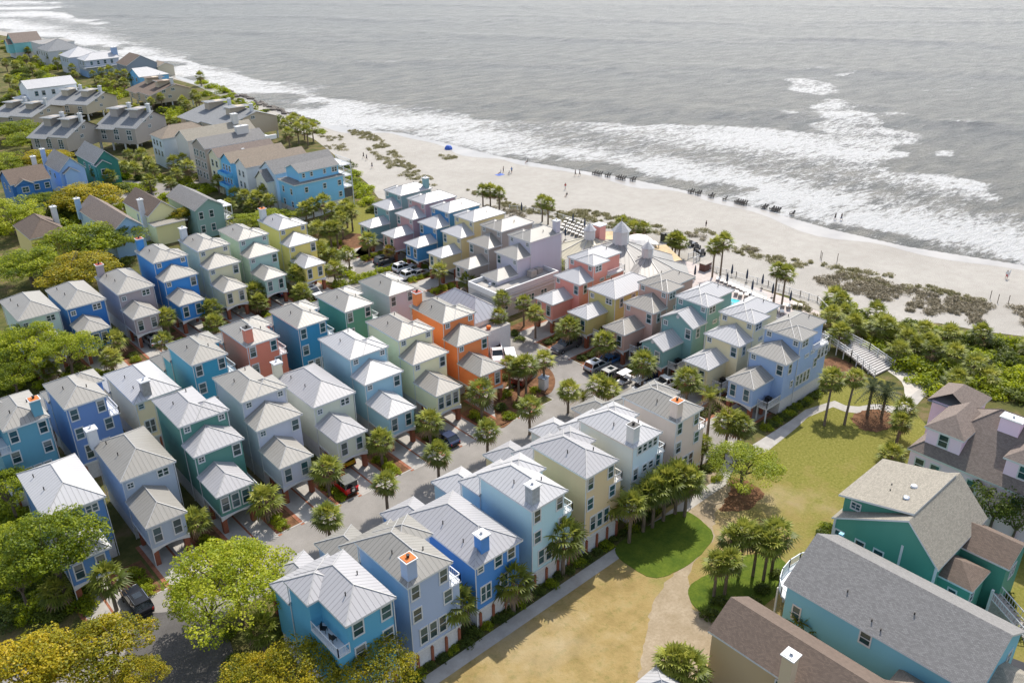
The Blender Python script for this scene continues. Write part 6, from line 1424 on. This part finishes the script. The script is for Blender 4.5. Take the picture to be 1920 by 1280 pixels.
b = MB(); b.box(-1.1, -.7, 0, 1.1, .7, 1.5, plain('dark red box', (.13, .06, .05), .8)); b.box(-1.2, -.8, 1.5, 1.2, .8, 1.6, WOOD); o = b.build('storage_box'); o.location = (p.x, p.y, .03); tag(o, 'dark red storage box at the start of the deck fence', 'box')
# outdoor stairs of the green house
r = thing('outdoor_stairs', (79.2, 16.2, 0), R(-90), 'white railed outdoor stairs between green house and black car', 'stairs')
b = MB()
for i in range(10): b.box(i * .38, -.8, 0, i * .38 + .39, .8, 2.7 - i * .27, WOOD, 'b')
b.build('steps', r)
for y in (-.85, .85):
    b = MB(); b.bar((-.1, y, 3.7), (3.9, y, 1.1), .06, WHITE); b.bar((-.1, y, 2.9), (3.9, y, .3), .05, WHITE)
    for i in range(16): b.bar((i * .26, y, 2.85 - i * .17), (i * .26, y, 3.65 - i * .17), .025, WHITE, 4, None, False)
    for x, zz in ((0, 3.9), (3.85, 1.3)): b.box(x - .12, y - .12, 0, x + .12, y + .12, zz, WHITE, 'b')
    b.build('railing', r)
pl = [(1356, 574), (1372, 560), (1400, 567), (1384, 584)]
sheet('pool_water', pl, .06, plain('pool water', (.02, .42, .46), .05, .1, 1.0))

# ------------------------------------------------------------------ beach and deck furniture
def chair_mesh():
    b = MB(); d = plain('dark beach chair', (.045, .04, .038), .8, .2)
    b.box(-.32, -.35, .3, .32, .3, .37, d)
    b.face([(-.32, .28, .36), (.32, .28, .36), (.32, .62, 1.0), (-.32, .62, 1.0)], d); b.face([(-.32, .62, 1.0), (.32, .62, 1.0), (.32, .66, .98), (-.32, .66, .98)], d)
    b.face([(-.32, .32, .33), (-.32, .66, .98), (.32, .66, .98), (.32, .32, .33)], d)
    for x in (-.36, .36): b.box(x - .05, -.35, .52, x + .05, .4, .58, d); b.box(x - .04, -.33, 0, x + .04, -.25, .52, d); b.box(x - .04, .28, 0, x + .04, .36, .52, d)
    return b.mesh('beach_chair')
CHM = chair_mesh()
grp = [((1113, 327), 4), ((1137, 331), 2), ((1157, 335), 4), ((1184, 339), 2), ((1293, 362), 2), ((1306, 365), 2), ((1331, 370), 2), ((1358, 376), 1), ((1380, 381), 5), ((1430, 391), 2), ((1446, 395), 4), ((1484, 404), 1)]
names = ['group of four, first from left', 'pair, second group from left', 'group of four, third group from left', 'pair right after the second group of four', 'fifth group, a pair', 'sixth group, a pair', 'seventh group, a pair', '', 'group of five', 'pair left of the last four', 'last group of four', '']
i = 0
for (x, y), k in grp:
    for j in range(k):
        p = at(x + j * 4.0, y + j * .95); o = put('beach_chair', CHM, (p.x, p.y, .05), R(-130) + rnd.uniform(-.15, .15), 1.15); tag(o, None, 'beach chair'); ITEMS.append((o, 'dark empty beach chair', 'in the line along the waterline'))
lm = MB(); lc = plain('white lounger', (.72, .70, .66), .7, .08)
lm.box(-.33, -1.0, .28, .33, .35, .38, lc); lm.face([(-.33, .35, .36), (.33, .35, .36), (.33, .95, .75), (-.33, .95, .75)], lc); lm.face([(-.33, .95, .73), (.33, .95, .73), (.33, .35, .3), (-.33, .35, .3)], lc)
for x in (-.28, .28):
    for y in (-.85, .3, .8): lm.box(x - .03, y - .03, 0, x + .03, y + .03, .3, plain('lounger frame', (.08, .08, .085), .5))
LGM = lm.mesh('sun_lounger')
def lounger(px, rz, place):
    p = at(*px); o = put('sun_lounger', LGM, (p.x, p.y, .05), R(rz) + rnd.uniform(-.1, .1), 1.1); tag(o, None, 'sun lounger'); ITEMS.append((o, 'white sun lounger', place))
for j in range(4):
    for k in range(7): lounger((1053 + k * 7.0 + j * 3.2, 431 + k * 2.8 - j * 5.6), 128, 'in the rows behind the lavender chimney')
for k in range(13): lounger((1347 + k * 7.2, 524 + k * 3.2), -60, 'along the deck fence')
for k, c in enumerate(((1380, 552), (1388, 556), (1399, 557), (1430, 566), (1442, 569), (1467, 576), (1478, 578), (1490, 575), (1500, 577), (1455, 585), (1466, 589))): lounger(c, 120, 'on the deck beside the pool')
def umbrella(px, label):
    p = at(*px); r = thing('closed_umbrella', (p.x, p.y, .03), 0, label, 'umbrella', 'closed parasols on the decks')
    b = MB(); b.bar((0, 0, 0), (0, 0, 3.0), .035, WOOD, 6); b.lathe((0, 0, 0), [(.28, 0), (.28, .1), (.06, .14)], BLACK, 10); b.build('pole', r)
    b = MB(); b.lathe((0, 0, 1.0), [(.17, 0), (.22, .4), (.16, 1.4), (.04, 2.0)], plain('navy canvas', (.02, .035, .07), .85, .2), 8); b.build('canopy', r)
for k, c in enumerate(((978, 402), (1074, 424), (1096, 432), (1060, 450))): umbrella(c, 'closed navy parasol on the upper deck, %s from the left' % ordinal([0, 2, 3, 1][k]))
for k, c in enumerate(((1302, 524), (1362, 537), (1371, 522), (1399, 531), (1409, 552), (1428, 541), (1447, 559), (1480, 573))): umbrella(c, 'closed navy parasol on the pool deck, %s from the left' % ordinal(k))
for k, c in enumerate(((1244, 452), (1252, 453))):
    p = at(*c); b = MB(); b.box(-.55, -.5, 0, .55, .5, 1.7, plain('dark green bin', (.03, .035, .03), .6)); b.box(-.6, -.55, 1.7, .6, .55, 1.8, BLACK); o = b.build('bin'); o.location = (p.x, p.y, .04); tag(o, ('left' if k == 0 else 'right') + ' one of two dark standing bins beyond the shade canopy', 'bin', 'dark bins')
for k, c in enumerate(((1298, 461), (1307, 468), (1314, 477))):
    p = at(*c); r = thing('beach_cart', (p.x, p.y, .04), R(30 * k), 'dark beach cart with fat wheels on the sand, %s of three from the left' % ordinal(k), 'cart', 'dark beach carts')
    b = MB(); b.box(-.8, -.4, .5, .8, .4, .7, GRY); b.box(-.8, -.4, .7, -.7, .4, 1.5, GRY); b.build('frame', r)
    for x in (-.6, .6):
        for y in (-.55, .55): put('wheel', wheel_mesh()[0], (x, y, .4), 0, 1.15, r)
for k, c in enumerate(((1538, 485), (1569, 493), (1856, 561), (1870, 568), (1890, 570), (1540, 488))):
    p = at(*c); b = MB(); b.bar((0, 0, 0), (.05, .03, 2.0 if k in (1,) else 1.7), .06, BARK, 6); o = b.build('marker_post'); o.location = (p.x, p.y, .03); tag(o, None, 'post'); ITEMS.append((o, 'thin dark marker post', 'standing in the beach sand'))
p = at(841, 280); r = thing('beach_tent', (p.x, p.y, .04), .4, 'small blue beach tent alone near the water', 'tent')
b = MB(); bt = plain('blue nylon', (.03, .10, .42), .6); b.lathe((0, 0, 0), [(1.3, 0), (1.15, .6), (.7, 1.1), (.05, 1.3)], bt, 8); b.build('canvas', r); b = MB(); b.bar((-1.2, 0, .02), (1.9, .3, .03), .3, bt, 4, .2); b.build('groundsheet', r)

# ------------------------------------------------------------------ people (a skinned figure, one continuous body each)
def body_mesh(pose, shirt, shorts, skin):
    me = bpy.data.meshes.new('body'); bm = bmesh.new(); sl = bm.verts.layers.skin.verify()
    if pose == 'sit':
        J = dict(pel=(0, 0, .22), sp=(0, -.10, .5), ch=(0, -.14, .72), nk=(0, -.12, .90), hd=(0, -.1, 1.04), sl=(-.19, -.14, .80), el=(-.27, .05, .58), hl=(-.2, .25, .5), sr=(.19, -.14, .80), er=(.27, .05, .58), hr=(.2, .25, .5), kl=(-.12, .40, .46), al=(-.12, .68, .10), tl=(-.12, .82, .08), kr=(.12, .42, .44), ar=(.12, .72, .10), tr=(.12, .86, .08))
    else:
        st = .22 if pose == 'walk' else .03
        J = dict(pel=(0, 0, .95), sp=(0, .01, 1.15), ch=(0, .0, 1.36), nk=(0, .0, 1.52), hd=(0, .02, 1.66), sl=(-.2, 0, 1.44), el=(-.27, -.03 - st * .6, 1.17), hl=(-.27, .10 - st * .9, .93), sr=(.2, 0, 1.44), er=(.27, .02 + st * .6, 1.17), hr=(.27, .12 + st, .95), kl=(-.10, .04 + st, .52), al=(-.10, st * .8, .09), tl=(-.11, .16 + st * .8, .05), kr=(.10, .05 - st * .2, .51), ar=(.10, -.06 - st * 1.2, .10), tr=(.11, .10 - st * 1.2, .05))
    rad = dict(pel=.15, sp=.13, ch=.15, nk=.06, hd=.105, sl=.07, el=.045, hl=.04, sr=.07, er=.045, hr=.04, kl=.065, al=.045, tl=.04, kr=.065, ar=.045, tr=.04)
    V = {k: bm.verts.new(v) for k, v in J.items()}
    for k, v in V.items(): v[sl].radius = (rad[k], rad[k])
    V['pel'][sl].use_root = True
    for a, c in (('pel', 'sp'), ('sp', 'ch'), ('ch', 'nk'), ('nk', 'hd'), ('ch', 'sl'), ('sl', 'el'), ('el', 'hl'), ('ch', 'sr'), ('sr', 'er'), ('er', 'hr'), ('pel', 'kl'), ('kl', 'al'), ('al', 'tl'), ('pel', 'kr'), ('kr', 'ar'), ('ar', 'tr')): bm.edges.new((V[a], V[c]))
    bm.to_mesh(me); bm.free(); o = bpy.data.objects.new('tmp', me); col.objects.link(o)
    o.modifiers.new('s', 'SKIN'); o.modifiers.new('u', 'SUBSURF').levels = 1
    dg = bpy.context.evaluated_depsgraph_get(); res = bpy.data.meshes.new_from_object(o.evaluated_get(dg)); bpy.data.objects.remove(o)
    for m_ in (skin, shirt, shorts): res.materials.append(m_)
    hipz, chz, kz = J['pel'][2], J['nk'][2], J['kl'][2]
    for f in res.polygons:
        c = f.center
        if pose == 'sit': mi_ = 1 if (c.y < .02 and .34 < c.z < .88 and abs(c.x) < .25) else (2 if c.z < .5 and c.y < .34 and c.z > .1 and abs(c.x) < .2 else 0)
        else: mi_ = 1 if (.98 < c.z < 1.5 and abs(c.x) < .25) else (2 if kz - .02 < c.z <= .98 and abs(c.x) < .21 else 0)
        f.material_index = mi_; f.use_smooth = True
    res.name = 'body'; hd = J['hd']; return res, hd
SKIN = plain('skin', (.40, .24, .17), .6); CL = {k: plain(k + ' cloth', v, .85) for k, v in dict(dark=(.03, .03, .035), navy=(.02, .04, .12), white=(.7, .7, .68), red=(.45, .05, .04), blue=(.06, .2, .5), grey=(.25, .25, .26), tan=(.42, .33, .22)).items()}
HAIR = plain('brown hair', (.06, .035, .02), .7)
_bm = {}
def person(px, pose, shirt, shorts, label, rz=0.0):
    k = (pose, shirt, shorts)
    if k not in _bm: _bm[k] = body_mesh(pose, CL[shirt], CL[shorts], SKIN)
    me, hd = _bm[k]; p = at(*px); r = thing('person', (p.x, p.y, .05), R(rz), label, 'person', 'people on the beach')
    put('body', me, (0, 0, 0), 0, None, r); b = MB(); b.lathe((hd[0], hd[1] - .015, hd[2] - .02), [(.112, 0), (.118, .06), (.09, .12), (.03, .145)], HAIR, 10); b.build('hair', r); return r
person((944, 324), 'stand', 'dark', 'navy', 'person in dark clothes standing by the blue mat', 30); person((938.5, 327), 'sit', 'white', 'navy', 'person sitting on the blue mat on open sand', 60)
person((955, 328), 'sit', 'white', 'grey', 'person in white sitting right of the blue mat', -20); person((959.5, 325), 'stand', 'blue', 'dark', 'person in a blue shirt standing just right of the sitting one', 120)
b = MB(); b.box(-1.1, -.9, 0, 1.1, .9, .03, bt); o = b.build('beach_mat'); p = at(937, 328); o.location = (p.x, p.y, .05); tag(o, 'blue beach mat on open sand under the sitting person', 'mat')
person((1078.5, 330.5), 'walk', 'dark', 'dark', 'left one of two walkers just left of the dark beach chairs', 200); person((1086.5, 330.5), 'walk', 'grey', 'dark', 'right one of two walkers just left of the dark beach chairs', 200)
person((1060, 356), 'walk', 'red', 'white', 'person in a red top walking up towards the dunes', 140); person((1062.5, 369), 'sit', 'dark', 'dark', 'person in dark clothes sitting at the dune edge', 100)
person((989, 306), 'sit', 'grey', 'dark', 'person sitting alone close to the wet sand', 80)
person((682, 297), 'walk', 'dark', 'dark', 'leftmost of three people on the sand path by the dunes', 20); person((688, 301), 'walk', 'navy', 'dark', 'middle one of three people on the sand path by the dunes', 20); person((698, 316), 'walk', 'dark', 'navy', 'nearest of three people on the sand path by the dunes', 10)
person((1565.5, 413), 'walk', 'dark', 'dark', 'left one of two people walking in the wet sand', -20); person((1577, 414), 'walk', 'dark', 'navy', 'right one of two people walking in the wet sand', -20)
person((1323.5, 428), 'stand', 'dark', 'dark', 'person in dark clothes standing alone above the grassy hump', 60); person((1886, 523), 'walk', 'white', 'red', 'person with a white and red board at the right edge of the beach', 120)
person((1050.5, 465), 'stand', 'dark', 'dark', 'left person standing on the paved yard by the lavender wall', 0); person((1057, 466), 'stand', 'tan', 'dark', 'right person standing on the paved yard by the lavender wall', 150)
p = at(1887.5, 522); b = MB(); b.lathe((0, 0, 0), [(.05, 0), (.28, .5), (.3, 1.2), (.05, 1.9)], CL['white'], 10); o = b.build('surf_board'); o.scale = (1, .18, 1); o.location = (p.x, p.y, .06); o.rotation_euler = (.25, 0, .9); tag(o, 'white surf board carried at the right edge of the beach', 'board')
# shore rocks at left
rk = plain('dark shore rock', (.14, .125, .11), .9, .4, 2)
for i in range(60):
    t = rnd.random(); k = [(405, 160), (440, 176), (480, 190), (520, 206), (560, 220), (590, 232)]; u = t * 4.999; a, c = k[int(u)], k[int(u) + 1]; f = u - int(u)
    p = at(a[0] + (c[0] - a[0]) * f + rnd.uniform(-3, 3), a[1] + (c[1] - a[1]) * f + rnd.uniform(-1.5, 5)); b = bmesh.new(); bmesh.ops.create_icosphere(b, subdivisions=1, radius=1)
    for v in b.verts: v.co *= rnd.uniform(.7, 1.2)
    me = bpy.data.meshes.new('shore_rock'); b.to_mesh(me); b.free(); me.materials.append(rk); s = rnd.uniform(.7, 1.7)
    o = put('shore_rock', me, (p.x, p.y, .15), rnd.uniform(0, 6), (s, s, s * .6)); tag(o, None, 'rock'); ITEMS.append((o, 'dark shore rock', 'in the revetment beside the surf'))

# ------------------------------------------------------------------ labels of the repeats, counted from left to right as one looks at the sea
by = {}
for o, noun, place in ITEMS:
    if 'label' in o: continue
    by.setdefault((noun, place), []).append(o)
for (noun, place), lst in by.items():
    lst.sort(key=lambda o: sx(o.location))
    for i, o in enumerate(lst):
        if len(lst) == 1: o['label'] = noun + ' ' + place
        elif len(lst) == 2: o['label'] = ('left' if i == 0 else 'right') + ' one of two: ' + noun + ' ' + place
        else: o['label'] = noun + ' ' + place + ', ' + ordinal(i) + ' from left'
        if len(lst) > 1: o['group'] = noun + 's ' + place
